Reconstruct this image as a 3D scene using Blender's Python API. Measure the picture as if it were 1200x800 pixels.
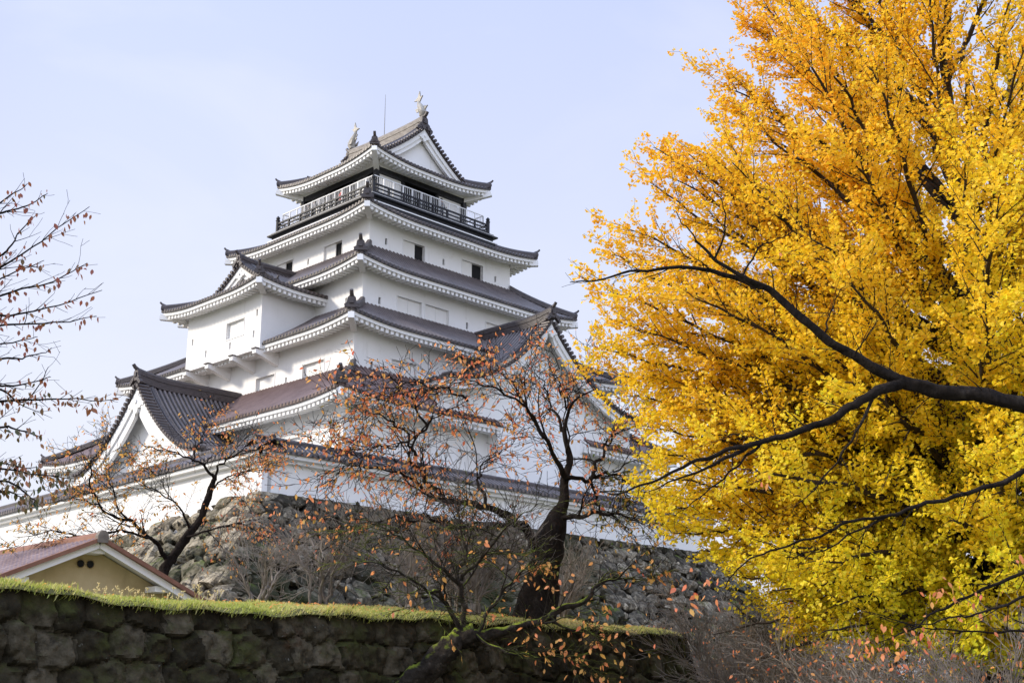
import bpy, bmesh, math, random
import numpy as np
from mathutils import Vector, Matrix

for o in list(bpy.data.objects):
    bpy.data.objects.remove(o)
S = bpy.context.scene
COL = S.collection
R = math.radians

# ------------------------------------------------------------------ camera
EYE = 1.6
FPX, PITCH = 1460.0, math.atan2(420, 1460)
cam = bpy.data.objects.new('camera', bpy.data.cameras.new('camera'))
COL.objects.link(cam)
cam.location = (0, 0, EYE)
cam.rotation_euler = (math.pi / 2 + PITCH, 0, 0)
cam.data.sensor_width = 36.0
cam.data.lens = FPX / 1200 * 36.0
cam.data.clip_start = 0.1
cam.data.clip_end = 4000
S.camera = cam

# ------------------------------------------------------------------ sky and sun
SUN_EL, SUN_AZ = R(29), math.atan2(-0.985, -0.10)      # azimuth measured from +Y towards +X
w = bpy.data.worlds.new('World')
S.world = w
w.use_nodes = True
nt = w.node_tree
nt.nodes.clear()
sky = nt.nodes.new('ShaderNodeTexSky')
sky.sky_type = 'NISHITA'
sky.sun_disc = False
sky.sun_elevation = SUN_EL
sky.sun_rotation = SUN_AZ
sky.dust_density = 3.0
sky.air_density = 1.0
tcw = nt.nodes.new('ShaderNodeTexCoord')
sepw = nt.nodes.new('ShaderNodeSeparateXYZ')
nt.links.new(tcw.outputs['Generated'], sepw.inputs[0])
rampw = nt.nodes.new('ShaderNodeValToRGB')
rampw.color_ramp.elements[0].position = 0.0
rampw.color_ramp.elements[0].color = (0.85, 0.87, 0.985, 1)
rampw.color_ramp.elements[1].position = 0.56
rampw.color_ramp.elements[1].color = (0.59, 0.675, 1.0, 1)
e = rampw.color_ramp.elements.new(0.22)
e.color = (0.80, 0.84, 0.985, 1)
e = rampw.color_ramp.elements.new(0.85)
e.color = (1.15, 1.45, 2.15, 1)  # overhead sky out of view, brightened as added fill light
nt.links.new(sepw.outputs['Z'], rampw.inputs[0])
noisew = nt.nodes.new('ShaderNodeTexNoise')
noisew.inputs['Scale'].default_value = 2.2
noisew.inputs['Detail'].default_value = 3
nt.links.new(tcw.outputs['Generated'], noisew.inputs['Vector'])
mrw = nt.nodes.new('ShaderNodeMapRange')
mrw.inputs['From Min'].default_value = 0.3
mrw.inputs['From Max'].default_value = 0.7
mrw.inputs['To Min'].default_value = 8.9
mrw.inputs['To Max'].default_value = 9.7
nt.links.new(noisew.outputs[0], mrw.inputs['Value'])
mulw = nt.nodes.new('ShaderNodeVectorMath')
mulw.operation = 'SCALE'

mrb = nt.nodes.new('ShaderNodeMapRange')
mrb.inputs['From Min'].default_value = 0.1
mrb.inputs['From Max'].default_value = -0.9
mrb.inputs['To Min'].default_value = 1.0
mrb.inputs['To Max'].default_value = 1.55  # unseen sky behind the camera, brightened as added fill light
nt.links.new(sepw.outputs['Y'], mrb.inputs['Value'])
mulb = nt.nodes.new('ShaderNodeMath')
mulb.operation = 'MULTIPLY'
nt.links.new(mrw.outputs[0], mulb.inputs[0])
nt.links.new(mrb.outputs[0], mulb.inputs[1])
nt.links.new(mulb.outputs[0], mulw.inputs['Scale'])
noisec = nt.nodes.new('ShaderNodeTexNoise')
noisec.inputs['Scale'].default_value = 3.0
noisec.inputs['Detail'].default_value = 7
noisec.inputs['Distortion'].default_value = 0.6
mapc = nt.nodes.new('ShaderNodeMapping')
mapc.inputs['Scale'].default_value = (1.0, 1.0, 2.6)
nt.links.new(tcw.outputs['Generated'], mapc.inputs[0])
nt.links.new(mapc.outputs[0], noisec.inputs['Vector'])
mrc = nt.nodes.new('ShaderNodeMapRange')
mrc.inputs['From Min'].default_value = 0.42
mrc.inputs['From Max'].default_value = 0.72
mrc.inputs['To Max'].default_value = 0.55
nt.links.new(noisec.outputs[0], mrc.inputs['Value'])
mixc = nt.nodes.new('ShaderNodeMix')
mixc.data_type = 'RGBA'
mixc.inputs['B'].default_value = (0.865, 0.885, 0.975, 1)
nt.links.new(mrc.outputs[0], mixc.inputs['Factor'])
nt.links.new(rampw.outputs[0], mixc.inputs['A'])
mixw = nt.nodes.new('ShaderNodeMix')
mixw.data_type = 'RGBA'
mixw.inputs['Factor'].default_value = 0.93
nt.links.new(sky.outputs[0], mixw.inputs['A'])
nt.links.new(mulw.outputs[0], mixw.inputs['B'])
bg = nt.nodes.new('ShaderNodeBackground')
bg.inputs['Strength'].default_value = 0.105
outw = nt.nodes.new('ShaderNodeOutputWorld')
nt.links.new(mixc.outputs['Result'], mulw.inputs[0])
nt.links.new(mixw.outputs['Result'], bg.inputs['Color'])
nt.links.new(bg.outputs[0], outw.inputs[0])

sd = Vector((math.sin(SUN_AZ) * math.cos(SUN_EL), math.cos(SUN_AZ) * math.cos(SUN_EL), math.sin(SUN_EL)))
sun = bpy.data.objects.new('sun', bpy.data.lights.new('sun', 'SUN'))
COL.objects.link(sun)
sun.data.energy = 3.7
sun.data.angle = R(8.0)
sun.data.color = (1.0, 0.90, 0.74)
sun.rotation_euler = sd.to_track_quat('Z', 'Y').to_euler()
sun.location = sd * 100

S.view_settings.view_transform = 'Standard'
S.view_settings.look = 'None'
S.view_settings.exposure = 0.16
S.view_settings.gamma = 1.0
S.render.engine = 'CYCLES'
S.cycles.max_bounces = 6
S.cycles.diffuse_bounces = 3
S.cycles.transmission_bounces = 4
S.cycles.transparent_max_bounces = 8

rng = np.random.default_rng(7)
random.seed(7)

# ------------------------------------------------------------------ helpers
cP, sP = math.cos(PITCH), math.sin(PITCH)
def at(px, py, Y):
    """point of the world seen at a photo position (1200x800), Y metres ahead of the camera"""
    y = 400 - py
    r = np.array([px - 600, FPX * cP - y * sP, FPX * sP + y * cP])
    return np.array([0, 0, EYE]) + r * (Y / r[1])

UD = np.array([0.6955, 0.7185]); UD /= np.linalg.norm(UD)
VD = np.array([-UD[1], UD[0]])
KO = at(402, 500, 62)[:2]                      # near corner of the keep
KROT = math.atan2(UD[1], UD[0])
def toW(u, v, z):
    p = KO + UD * u + VD * v
    return np.array([p[0], p[1], z])

class MB:
    def __init__(s):
        s.V = []; s.n = 0; s.F = []
    def add(s, V, F, mi=0, tint=0.5):
        V = np.asarray(V, float).reshape(-1, 3); F = np.asarray(F, int)
        if F.ndim == 1: F = F[None, :]
        s.F.append((F + s.n, mi, np.broadcast_to(np.asarray(tint, float), (len(F),)).copy()))
        s.V.append(V); s.n += len(V)
    def grid(s, P, mi=0, tint=0.5, flip=False):
        P = np.asarray(P, float); n, m = P.shape[:2]
        if isinstance(tint, str): tint = roll_tint(n - 1, m - 1)
        i = np.arange(n * m).reshape(n, m)
        F = np.stack([i[:-1, :-1], i[1:, :-1], i[1:, 1:], i[:-1, 1:]], -1).reshape(-1, 4)
        if flip: F = F[:, ::-1]
        s.add(P.reshape(-1, 3), F, mi, tint)
    def box(s, x0, x1, y0, y1, z0, z1, mi=0, tint=0.5):
        V = [(x, y, z) for z in (z0, z1) for y in (y0, y1) for x in (x0, x1)]
        F = [(0, 2, 3, 1), (4, 5, 7, 6), (0, 1, 5, 4), (2, 6, 7, 3), (0, 4, 6, 2), (1, 3, 7, 5)]
        s.add(V, F, mi, tint)
    def obox(s, c, ax, h, mi=0):
        c = np.asarray(c, float); ax = [np.asarray(a, float) for a in ax]
        V = [c + ax[0] * h[0] * x + ax[1] * h[1] * y + ax[2] * h[2] * z for z in (-1, 1) for y in (-1, 1) for x in (-1, 1)]
        F = [(0, 2, 3, 1), (4, 5, 7, 6), (0, 1, 5, 4), (2, 6, 7, 3), (0, 4, 6, 2), (1, 3, 7, 5)]
        s.add(V, F, mi)
    def bar(s, a, b, wd, ht, mi=0, up=(0, 0, 1)):
        a = np.asarray(a, float); b = np.asarray(b, float); d = b - a; L = np.linalg.norm(d); d /= L
        u = np.asarray(up, float); sd_ = np.cross(d, u); sd_ /= np.linalg.norm(sd_); u = np.cross(sd_, d)
        s.obox((a + b) / 2, (d, sd_, u), (L / 2, wd / 2, ht / 2), mi)
    def sweep(s, P, sec, mi=0, cap=True):
        """section (side, up) swept along P, up stays vertical"""
        P = np.asarray(P, float); n = len(P)
        t = np.gradient(P, axis=0); t[:, 2] = 0
        t /= np.linalg.norm(t, axis=1)[:, None] + 1e-9
        side = np.stack([t[:, 1], -t[:, 0], np.zeros(n)], 1)
        sec = np.asarray(sec, float)
        G = P[:, None, :] + side[:, None, :] * sec[None, :, 0:1] + np.array([0, 0, 1.0]) * sec[None, :, 1:2]
        k = len(sec)
        Gc = np.concatenate([G, G[:, :1]], 1)
        s.grid(Gc, mi)
        if cap:
            s.add(G[0], np.arange(k)[::-1], mi); s.add(G[-1], np.arange(k), mi)
    def tube(s, P, r, k=6, mi=0, cap=False, tint=0.5):
        P = np.asarray(P, float); n = len(P)
        r = np.broadcast_to(np.asarray(r, float), (n,))
        t = np.empty_like(P); t[1:-1] = P[2:] - P[:-2]; t[0] = P[1] - P[0]; t[-1] = P[-1] - P[-2]
        t /= np.linalg.norm(t, axis=1)[:, None] + 1e-9
        ref = np.array([0.31, 0.23, 0.92]) if abs(t[0, 2]) < 0.85 else np.array([0.93, 0.31, 0.2])
        a = np.cross(t, ref); a /= np.linalg.norm(a, axis=1)[:, None] + 1e-9
        b = np.cross(t, a)
        an = np.arange(k) * (2 * math.pi / k)
        G = P[:, None] + r[:, None, None] * (a[:, None] * np.cos(an)[None, :, None] + b[:, None] * np.sin(an)[None, :, None])
        i = np.arange(n * k).reshape(n, k); j = np.roll(i, -1, 1)
        F = np.stack([i[:-1], j[:-1], j[1:], i[1:]], -1).reshape(-1, 4)
        s.add(G.reshape(-1, 3), F, mi, tint)
        if cap:
            s.add(G[0], np.arange(k)[::-1], mi, tint); s.add(G[-1], np.arange(k), mi, tint)
    def lathe(s, c, prof, k=10, mi=0):
        c = np.asarray(c, float); an = np.arange(k + 1) * (2 * math.pi / k)
        G = np.array([[(c[0] + r * math.cos(a), c[1] + r * math.sin(a), c[2] + z) for a in an] for r, z in prof])
        s.grid(G, mi)
    def prism(s, poly, T, y0, y1, mi=0):
        """2-D outline (x,z) extruded from y0 to y1 through the mapping T(x,y,z)"""
        k = len(poly)
        A = [T(x, y0, z) for x, z in poly]; B = [T(x, y1, z) for x, z in poly]
        s.add(A + B, [(i, (i + 1) % k, k + (i + 1) % k, k + i) for i in range(k)], mi)
        s.add(A, np.arange(k)[::-1], mi); s.add(B, np.arange(k), mi)
    def build(s, name, mats, parent=None, smooth=False, loc=None, sharp=None):
        me = bpy.data.meshes.new(name)
        V = np.concatenate(s.V) if s.V else np.zeros((0, 3))
        if loc is not None: V = V - np.asarray(loc, float)
        tot = [np.full(len(F), F.shape[1]) for F, _, _ in s.F]
        tot = np.concatenate(tot); loops = np.concatenate([F.ravel() for F, _, _ in s.F])
        mi = np.concatenate([np.full(len(F), m) for F, m, _ in s.F]); tint = np.concatenate([t for _, _, t in s.F])
        me.vertices.add(len(V)); me.vertices.foreach_set('co', V.astype(np.float32).ravel())
        me.loops.add(len(loops)); me.loops.foreach_set('vertex_index', loops.astype(np.int32))
        me.polygons.add(len(tot))
        me.polygons.foreach_set('loop_start', np.concatenate([[0], np.cumsum(tot)[:-1]]).astype(np.int32))
        me.polygons.foreach_set('material_index', mi.astype(np.int32))
        me.polygons.foreach_set('use_smooth', np.full(len(tot), bool(smooth)))
        at_ = me.attributes.new('tint', 'FLOAT', 'FACE')
        at_.data.foreach_set('value', tint.astype(np.float32))
        me.update(calc_edges=True); me.validate()
        for m in (mats if isinstance(mats, (list, tuple)) else [mats]): me.materials.append(m)
        if sharp is not None: me.set_sharp_from_angle(angle=R(sharp))
        o = bpy.data.objects.new(name, me); COL.objects.link(o)
        if parent is not None: o.parent = parent
        if loc is not None: o.location = loc
        return o

def empty(name, loc=(0, 0, 0), rz=0, parent=None):
    o = bpy.data.objects.new(name, None); COL.objects.link(o)
    o.location = loc; o.rotation_euler = (0, 0, rz); o.empty_display_size = 0.3
    if parent is not None: o.parent = parent
    return o
def tag(o, label, cat, group=None, kind=None):
    o['label'] = label; o['category'] = cat
    if group: o['group'] = group
    if kind: o['kind'] = kind
    return o

# ------------------------------------------------------------------ materials
def mat(name, ramp, rough=0.8, scale=3.0, detail=6, src='noise', bump=0.0, bscale=None, spec=0.3, coord='Object', stretch=(1, 1, 1)):
    m = bpy.data.materials.new(name); m.use_nodes = True
    n = m.node_tree; N = n.nodes; L = n.links
    b = N['Principled BSDF']
    b.inputs['Roughness'].default_value = rough
    b.inputs['Specular IOR Level'].default_value = spec
    tc = N.new('ShaderNodeTexCoord'); mp = N.new('ShaderNodeMapping'); mp.inputs['Scale'].default_value = stretch
    L.new(tc.outputs[coord], mp.inputs[0])
    no = N.new('ShaderNodeTexNoise'); no.inputs['Scale'].default_value = scale; no.inputs['Detail'].default_value = detail
    no.inputs['Roughness'].default_value = 0.62
    L.new(mp.outputs[0], no.inputs['Vector'])
    r = N.new('ShaderNodeValToRGB')
    els = r.color_ramp.elements
    for i, (p, c) in enumerate(ramp):
        q = els[i] if i < 2 else els.new(p)
        q.position = p; q.color = (*c, 1)
    if src == 'noise': L.new(no.outputs[0], r.inputs[0])
    else:
        a = N.new('ShaderNodeAttribute'); a.attribute_name = 'tint'
        mx = N.new('ShaderNodeMath'); mx.operation = 'MULTIPLY_ADD'; mx.inputs[1].default_value = src; 
        sb = N.new('ShaderNodeMath'); sb.operation = 'SUBTRACT'; sb.inputs[1].default_value = 0.5
        L.new(no.outputs[0], sb.inputs[0]); L.new(sb.outputs[0], mx.inputs[0]); L.new(a.outputs['Fac'], mx.inputs[2])
        L.new(mx.outputs[0], r.inputs[0])
    L.new(r.outputs[0], b.inputs['Base Color'])
    if bump:
        nb = N.new('ShaderNodeTexNoise'); nb.inputs['Scale'].default_value = bscale or scale * 4; nb.inputs['Detail'].default_value = 8
        L.new(mp.outputs[0], nb.inputs['Vector'])
        bm_ = N.new('ShaderNodeBump'); bm_.inputs['Strength'].default_value = 1.0; bm_.inputs['Distance'].default_value = bump
        L.new(nb.outputs[0], bm_.inputs['Height']); L.new(bm_.outputs[0], b.inputs['Normal'])
    m['col'] = r.name
    return m

def over(m, color, scale, lo, hi, upward=None, coord='Object', detail=6, stretch=None, amount=1.0):
    """a second material colour laid over m where a noise is high (and, if upward is set, where the surface faces up)"""
    n = m.node_tree; N = n.nodes; L = n.links; b = N['Principled BSDF']
    prev = b.inputs['Base Color'].links[0].from_socket
    tc = N.new('ShaderNodeTexCoord'); no = N.new('ShaderNodeTexNoise')
    no.inputs['Scale'].default_value = scale; no.inputs['Detail'].default_value = detail; no.inputs['Roughness'].default_value = 0.65
    if stretch:
        mp = N.new('ShaderNodeMapping'); mp.inputs['Scale'].default_value = stretch; L.new(tc.outputs[coord], mp.inputs[0]); L.new(mp.outputs[0], no.inputs['Vector'])
    else: L.new(tc.outputs[coord], no.inputs['Vector'])
    v = no.outputs[0]
    if upward:
        g = N.new('ShaderNodeNewGeometry'); sp = N.new('ShaderNodeSeparateXYZ'); L.new(g.outputs['Normal'], sp.inputs[0])
        ma = N.new('ShaderNodeMath'); ma.operation = 'MULTIPLY_ADD'; ma.inputs[1].default_value = upward
        L.new(sp.outputs['Z'], ma.inputs[0]); L.new(v, ma.inputs[2]); v = ma.outputs[0]
    mr = N.new('ShaderNodeMapRange'); mr.inputs['From Min'].default_value = lo; mr.inputs['From Max'].default_value = hi; mr.inputs['To Max'].default_value = amount
    L.new(v, mr.inputs['Value'])
    mx = N.new('ShaderNodeMix'); mx.data_type = 'RGBA'
    L.new(mr.outputs[0], mx.inputs['Factor']); L.new(prev, mx.inputs['A']); mx.inputs['B'].default_value = (*color, 1)
    L.new(mx.outputs['Result'], b.inputs['Base Color'])
    return m

def leaf_mat(name, ramp, trans=0.45, jitter=0.25, gloss=0.06):
    m = bpy.data.materials.new(name); m.use_nodes = True
    n = m.node_tree; N = n.nodes; L = n.links; N.clear()
    a = N.new('ShaderNodeAttribute'); a.attribute_name = 'tint'
    r = N.new('ShaderNodeValToRGB')
    els = r.color_ramp.elements
    for i, (p, c) in enumerate(ramp):
        q = els[i] if i < 2 else els.new(p)
        q.position = p; q.color = (*c, 1)
    L.new(a.outputs['Fac'], r.inputs[0])
    d = N.new('ShaderNodeBsdfDiffuse'); t = N.new('ShaderNodeBsdfTranslucent'); mx = N.new('ShaderNodeMixShader')
    mx.inputs[0].default_value = trans
    L.new(r.outputs[0], d.inputs[0]); L.new(r.outputs[0], t.inputs[0]); L.new(d.outputs[0], mx.inputs[1]); L.new(t.outputs[0], mx.inputs[2])
    g = N.new('ShaderNodeBsdfGlossy'); g.inputs['Roughness'].default_value = 0.5
    m2 = N.new('ShaderNodeMixShader'); m2.inputs[0].default_value = gloss
    L.new(mx.outputs[0], m2.inputs[1]); L.new(g.outputs[0], m2.inputs[2])
    o = N.new('ShaderNodeOutputMaterial'); L.new(m2.outputs[0], o.inputs[0])
    return m

M = {}
M['plaster'] = mat('white_plaster', [(0.3, (0.79, 0.785, 0.775)), (0.65, (0.85, 0.845, 0.84))], 0.9, 0.5, 8, bump=0.004, bscale=20)
over(M['plaster'], (0.60, 0.58, 0.54), 1.1, 0.62, 0.86, coord='Object', detail=8)
over(M['plaster'], (0.52, 0.50, 0.46), 2.6, 0.60, 0.80, detail=9, stretch=(1, 1, 0.10), amount=0.55)
M['panel'] = mat('shutter_white', [(0.3, (0.80, 0.79, 0.77)), (0.7, (0.84, 0.83, 0.81))], 0.7, 2.0)
M['tile'] = mat('roof_tile', [(0.10, (0.014, 0.012, 0.013)), (0.5, (0.062, 0.048, 0.046)), (0.9, (0.175, 0.142, 0.134))], 0.42, 1.3, 10, src=0.75, bump=0.012, bscale=9, spec=0.5)
M['tile_red'] = mat('roof_tile_reddish', [(0.10, (0.035, 0.022, 0.022)), (0.5, (0.12, 0.075, 0.066)), (0.9, (0.22, 0.15, 0.135))], 0.5, 1.3, 10, src=0.75, bump=0.012, bscale=9, spec=0.45)
M['ridge'] = mat('ridge_tile', [(0.3, (0.03, 0.025, 0.028)), (0.7, (0.085, 0.066, 0.064))], 0.5, 3.0, 8, bump=0.02, bscale=8, stretch=(1, 1, 4), spec=0.5)
M['ridge_pale'] = mat('ridge_tile_weathered', [(0.3, (0.12, 0.10, 0.09)), (0.7, (0.33, 0.30, 0.265))], 0.6, 3.0, 8, bump=0.02, bscale=8, stretch=(1, 1, 4))
M['dark'] = mat('black_lacquered_wood', [(0.3, (0.012, 0.012, 0.015)), (0.7, (0.03, 0.03, 0.034))], 0.5, 4.0)
M['hole'] = mat('dark_interior', [(0.3, (0.012, 0.012, 0.014)), (0.7, (0.02, 0.02, 0.022))], 0.9, 1.0)
M['white_metal'] = mat('white_metal', [(0.3, (0.74, 0.74, 0.74)), (0.7, (0.8, 0.8, 0.8))], 0.45, 4.0)
M['bronze'] = mat('silver_roof_ornament', [(0.3, (0.24, 0.22, 0.19)), (0.7, (0.46, 0.43, 0.38))], 0.4, 6.0, bump=0.02)
M['steel'] = mat('grey_steel', [(0.3, (0.2, 0.2, 0.21)), (0.7, (0.3, 0.3, 0.31))], 0.4, 4.0)

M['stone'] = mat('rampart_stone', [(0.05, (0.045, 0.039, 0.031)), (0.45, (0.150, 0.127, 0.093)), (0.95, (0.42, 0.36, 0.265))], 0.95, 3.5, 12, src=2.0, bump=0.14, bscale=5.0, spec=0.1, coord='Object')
over(M['stone'], (0.44, 0.43, 0.40), 5.0, 0.64, 0.74, detail=10)
over(M['stone'], (0.040, 0.036, 0.029), 6.5, 0.50, 0.62, detail=10, amount=0.75)
over(M['stone'], (0.30, 0.21, 0.10), 0.55, 0.64, 0.78, detail=8)
over(M['stone'], (0.026, 0.030, 0.012), 0.16, 0.47, 0.62, detail=10)
over(M['stone'], (0.085, 0.115, 0.016), 0.7, 0.80, 0.95, upward=0.32, detail=9)
M['wallstone'] = mat('mossy_wall_stone', [(0.05, (0.015, 0.012, 0.007)), (0.5, (0.040, 0.033, 0.020)), (0.95, (0.105, 0.088, 0.060))], 0.95, 5.0, 12, src=1.3, bump=0.07, bscale=7, spec=0.1)
over(M['wallstone'], (0.014, 0.012, 0.008), 4.0, 0.50, 0.64, detail=10, amount=0.8)
over(M['wallstone'], (0.22, 0.22, 0.19), 8.0, 0.66, 0.74, detail=10)
over(M['wallstone'], (0.046, 0.050, 0.014), 1.1, 0.52, 0.72, upward=0.12, detail=9)
over(M['wallstone'], (0.075, 0.032, 0.016), 0.35, 0.66, 0.78, detail=9)
M['earth'] = mat('earth_ground', [(0.3, (0.15, 0.125, 0.085)), (0.7, (0.27, 0.235, 0.17))], 1.0, 0.8, 10, bump=0.05)
over(M['earth'], (0.09, 0.12, 0.035), 0.25, 0.45, 0.62, detail=8)
M['gravel'] = mat('pale_gravel', [(0.3, (0.34, 0.32, 0.28)), (0.7, (0.50, 0.47, 0.42))], 1.0, 6.0, 8)
M['soil'] = mat('dark_soil', [(0.3, (0.014, 0.012, 0.009)), (0.7, (0.04, 0.034, 0.024))], 1.0, 1.5, 8)
M['turf'] = mat('turf', [(0.3, (0.06, 0.055, 0.018)), (0.55, (0.13, 0.125, 0.035)), (0.75, (0.24, 0.19, 0.08))], 1.0, 1.2, 10, bump=0.03)
M['grass'] = leaf_mat('grass_blade', [(0.0, (0.24, 0.30, 0.05)), (0.4, (0.50, 0.55, 0.10)), (0.75, (0.68, 0.61, 0.21)), (1.0, (0.66, 0.53, 0.25))], 0.35)
M['bark'] = mat('cherry_bark', [(0.3, (0.010, 0.008, 0.007)), (0.6, (0.024, 0.019, 0.016)), (0.8, (0.065, 0.054, 0.045))], 0.95, 7.0, 10, bump=0.06, bscale=14, spec=0.05, stretch=(1, 1, 0.5))
M['bark_moss'] = mat('mossy_bark', [(0.3, (0.014, 0.011, 0.009)), (0.6, (0.04, 0.033, 0.026)), (0.8, (0.15, 0.13, 0.11))], 0.95, 6.0, 12, bump=0.10, bscale=8, spec=0.05)
over(M['bark_moss'], (0.20, 0.24, 0.03), 2.2, 0.74, 0.92, upward=0.42, detail=9)
M['bark_pale'] = mat('grey_twig_bark', [(0.3, (0.085, 0.068, 0.056)), (0.7, (0.30, 0.26, 0.22))], 0.9, 1.2)
M['bark_ginkgo'] = mat('ginkgo_bark', [(0.3, (0.022, 0.015, 0.011)), (0.7, (0.06, 0.045, 0.035))], 0.95, 4.0, 10, bump=0.04)
M['ginkgo'] = leaf_mat('ginkgo_leaf', [(0.0, (0.36, 0.48, 0.02)), (0.25, (0.84, 0.74, 0.03)), (0.5, (0.96, 0.69, 0.03)), (0.75, (0.96, 0.59, 0.035)), (1.0, (0.93, 0.45, 0.03))], 0.5, gloss=0.02)
M['cherry_leaf'] = leaf_mat('cherry_leaf', [(0.0, (0.085, 0.13, 0.022)), (0.25, (0.24, 0.20, 0.03)), (0.45, (0.92, 0.50, 0.12)), (0.7, (0.92, 0.34, 0.13)), (1.0, (0.76, 0.15, 0.08))], 0.5, gloss=0.03)
M['cherry_dark'] = leaf_mat('dark_cherry_leaf', [(0.0, (0.05, 0.075, 0.016)), (0.35, (0.15, 0.10, 0.025)), (0.65, (0.34, 0.125, 0.035)), (1.0, (0.32, 0.07, 0.03))], 0.4)
M['yellow'] = mat('ochre_plaster', [(0.3, (0.46, 0.36, 0.20)), (0.7, (0.56, 0.455, 0.27))], 0.95, 1.5, 8)
over(M['yellow'], (0.30, 0.24, 0.13), 1.6, 0.50, 0.8, detail=9, stretch=(1, 1, 0.3), amount=0.6)
M['hut_tile'] = mat('red_brown_tile', [(0.3, (0.15, 0.098, 0.095)), (0.55, (0.235, 0.165, 0.158)), (0.75, (0.34, 0.26, 0.25))], 0.6, 2.0, 10)
M['rust'] = mat('rust_red_verge', [(0.3, (0.17, 0.075, 0.048)), (0.7, (0.26, 0.125, 0.082))], 0.6, 2.5, 8)
M['skin'] = mat('skin', [(0.3, (0.45, 0.28, 0.2)), (0.7, (0.5, 0.32, 0.23))], 0.6)
M['hair'] = mat('black_hair', [(0.3, (0.012, 0.01, 0.009)), (0.7, (0.02, 0.017, 0.015))], 0.6)
M['coat'] = mat('dark_coat', [(0.3, (0.02, 0.022, 0.03)), (0.7, (0.035, 0.037, 0.045))], 0.9)
M['red_coat'] = mat('red_coat', [(0.3, (0.42, 0.05, 0.04)), (0.7, (0.5, 0.07, 0.05))], 0.9)
M['grey_coat'] = mat('grey_coat', [(0.3, (0.15, 0.15, 0.16)), (0.7, (0.2, 0.2, 0.21))], 0.9)

# ------------------------------------------------------------------ terrain
WA, WB = np.array([-7.8, 19.26]), np.array([4.6, 34.8])     # top edge of the near stone wall
WL = np.linalg.norm(WB - WA); WT = (WB - WA) / WL; WN = np.array([-WT[1], WT[0]])
WTOP = 3.35
def wallpt(s, a, z):
    p = WA + WT * s + WN * a
    return np.array([p[0], p[1], z])
def vnoise(x, y, sc, seed=0):
    x = np.asarray(x) * sc; y = np.asarray(y) * sc
    return (np.sin(1.7 * x + 1.3 * y + seed) + np.sin(-1.1 * x + 2.1 * y + 2.3 * seed + 1) + np.sin(2.9 * x - 0.7 * y + 0.7 * seed + 4)
            + 0.6 * np.sin(4.1 * x + 3.7 * y + seed * 1.9)) / 3.6
def sag(s): return np.interp(s, [-9, -2, 1.2, 3.4, 6.2, 8.5, 12, 20], [0.0, 0.02, -0.10, -0.20, -0.13, -0.07, -0.03, 0.0]) + 0.03 * np.sin(s * 2.1) + 0.02 * np.sin(s * 5.3 + 1)
def bank_z(s, a):
    s = np.asarray(s, float); a = np.asarray(a, float)
    rise = np.interp(s, [-8, 0, 5, 9, 14, 20], [0.02, 0.04, 0.20, 0.26, 0.24, 0.14])
    t = np.clip(a / 3.4, 0, 1)
    z = WTOP + sag(s) + 0.02 + rise * (t * (2 - t)) - 0.22 * np.clip((0.05 - a) / 0.4, 0, 1) ** 1.5 + 0.05 * vnoise(s, a, 0.9, 3) * np.clip(a / 0.8, 0, 1)
    down = np.clip((a - 4.2) / 6.5, 0, 1); down = down * down * (3 - 2 * down)
    end = np.clip((s - WL + 0.25) / 0.3, 0, 1)
    return z * (1 - down) - 0.3 * down

g = MB()
def ring(vals): return np.array(vals, float)
xs = np.concatenate([-np.geomspace(3000, 80, 14), np.linspace(-70, 70, 71), np.geomspace(80, 3000, 14)])
ys = np.concatenate([[-600, -200, -60], np.linspace(-30, 110, 71), np.geomspace(125, 3000, 12)])
X, Y = np.meshgrid(xs, ys, indexing='ij')
near = (np.abs(X) < 75) & (Y < 115) & (Y > -35)
Z = 0.10 * vnoise(X, Y, 0.35, 1) * near - 0.02
g.grid(np.stack([X, Y, Z], -1))
o = g.build('ground', M['earth'], smooth=True); o['kind'] = 'structure'

g = MB()
ss = np.linspace(-9, WL - 0.15, 150); aa = np.concatenate([[-0.20, -0.14, -0.07], np.linspace(0.02, 4, 34), np.linspace(4.4, 11, 14)])
SS, AA = np.meshgrid(ss, aa, indexing='ij')
P = WA + SS[..., None] * WT + AA[..., None] * WN
g.grid(np.concatenate([P, bank_z(SS, AA)[..., None]], -1))
# earth face at the right end of the bank
e0 = np.stack([np.concatenate([wallpt(WL - 0.15, a, 0)[:2], [z]]) for a in aa for z in (float(bank_z(WL - 0.15, a)), -0.3)]).reshape(len(aa), 2, 3)
g.grid(e0)
o = g.build('grass_bank', M['turf'], smooth=True); o['kind'] = 'structure'

# ------------------------------------------------------------------ stone walls (real relief)
def voro3(P, cell, seed, jit=0.46):
    """F1, F2, cell id hash and offset to the seed for 3-D points"""
    r = np.random.default_rng(seed); n = 31
    tab = r.random((n, n, n, 3)); val = r.random((n, n, n, 5))
    Q = P / np.asarray(cell); B = np.floor(Q).astype(int)
    f1 = np.full(len(P), 9.0); f2 = np.full(len(P), 9.0); off = np.zeros((len(P), 3)); vv = np.zeros((len(P), 5))
    for dx in (-1, 0, 1):
        for dy in (-1, 0, 1):
            for dz in (-1, 0, 1):
                c = B + (dx, dy, dz); h = c % n
                sd_ = c + 0.5 + (tab[h[:, 0], h[:, 1], h[:, 2]] - 0.5) * 2 * jit
                d = Q - sd_; dd = np.sqrt((d ** 2).sum(1))
                v_ = val[h[:, 0], h[:, 1], h[:, 2]]
                a = dd < f1
                f2 = np.where(a, f1, np.minimum(f2, dd)); off[a] = d[a]; vv[a] = v_[a]; f1 = np.where(a, dd, f1)
    return f1, f2, off, vv

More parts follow.
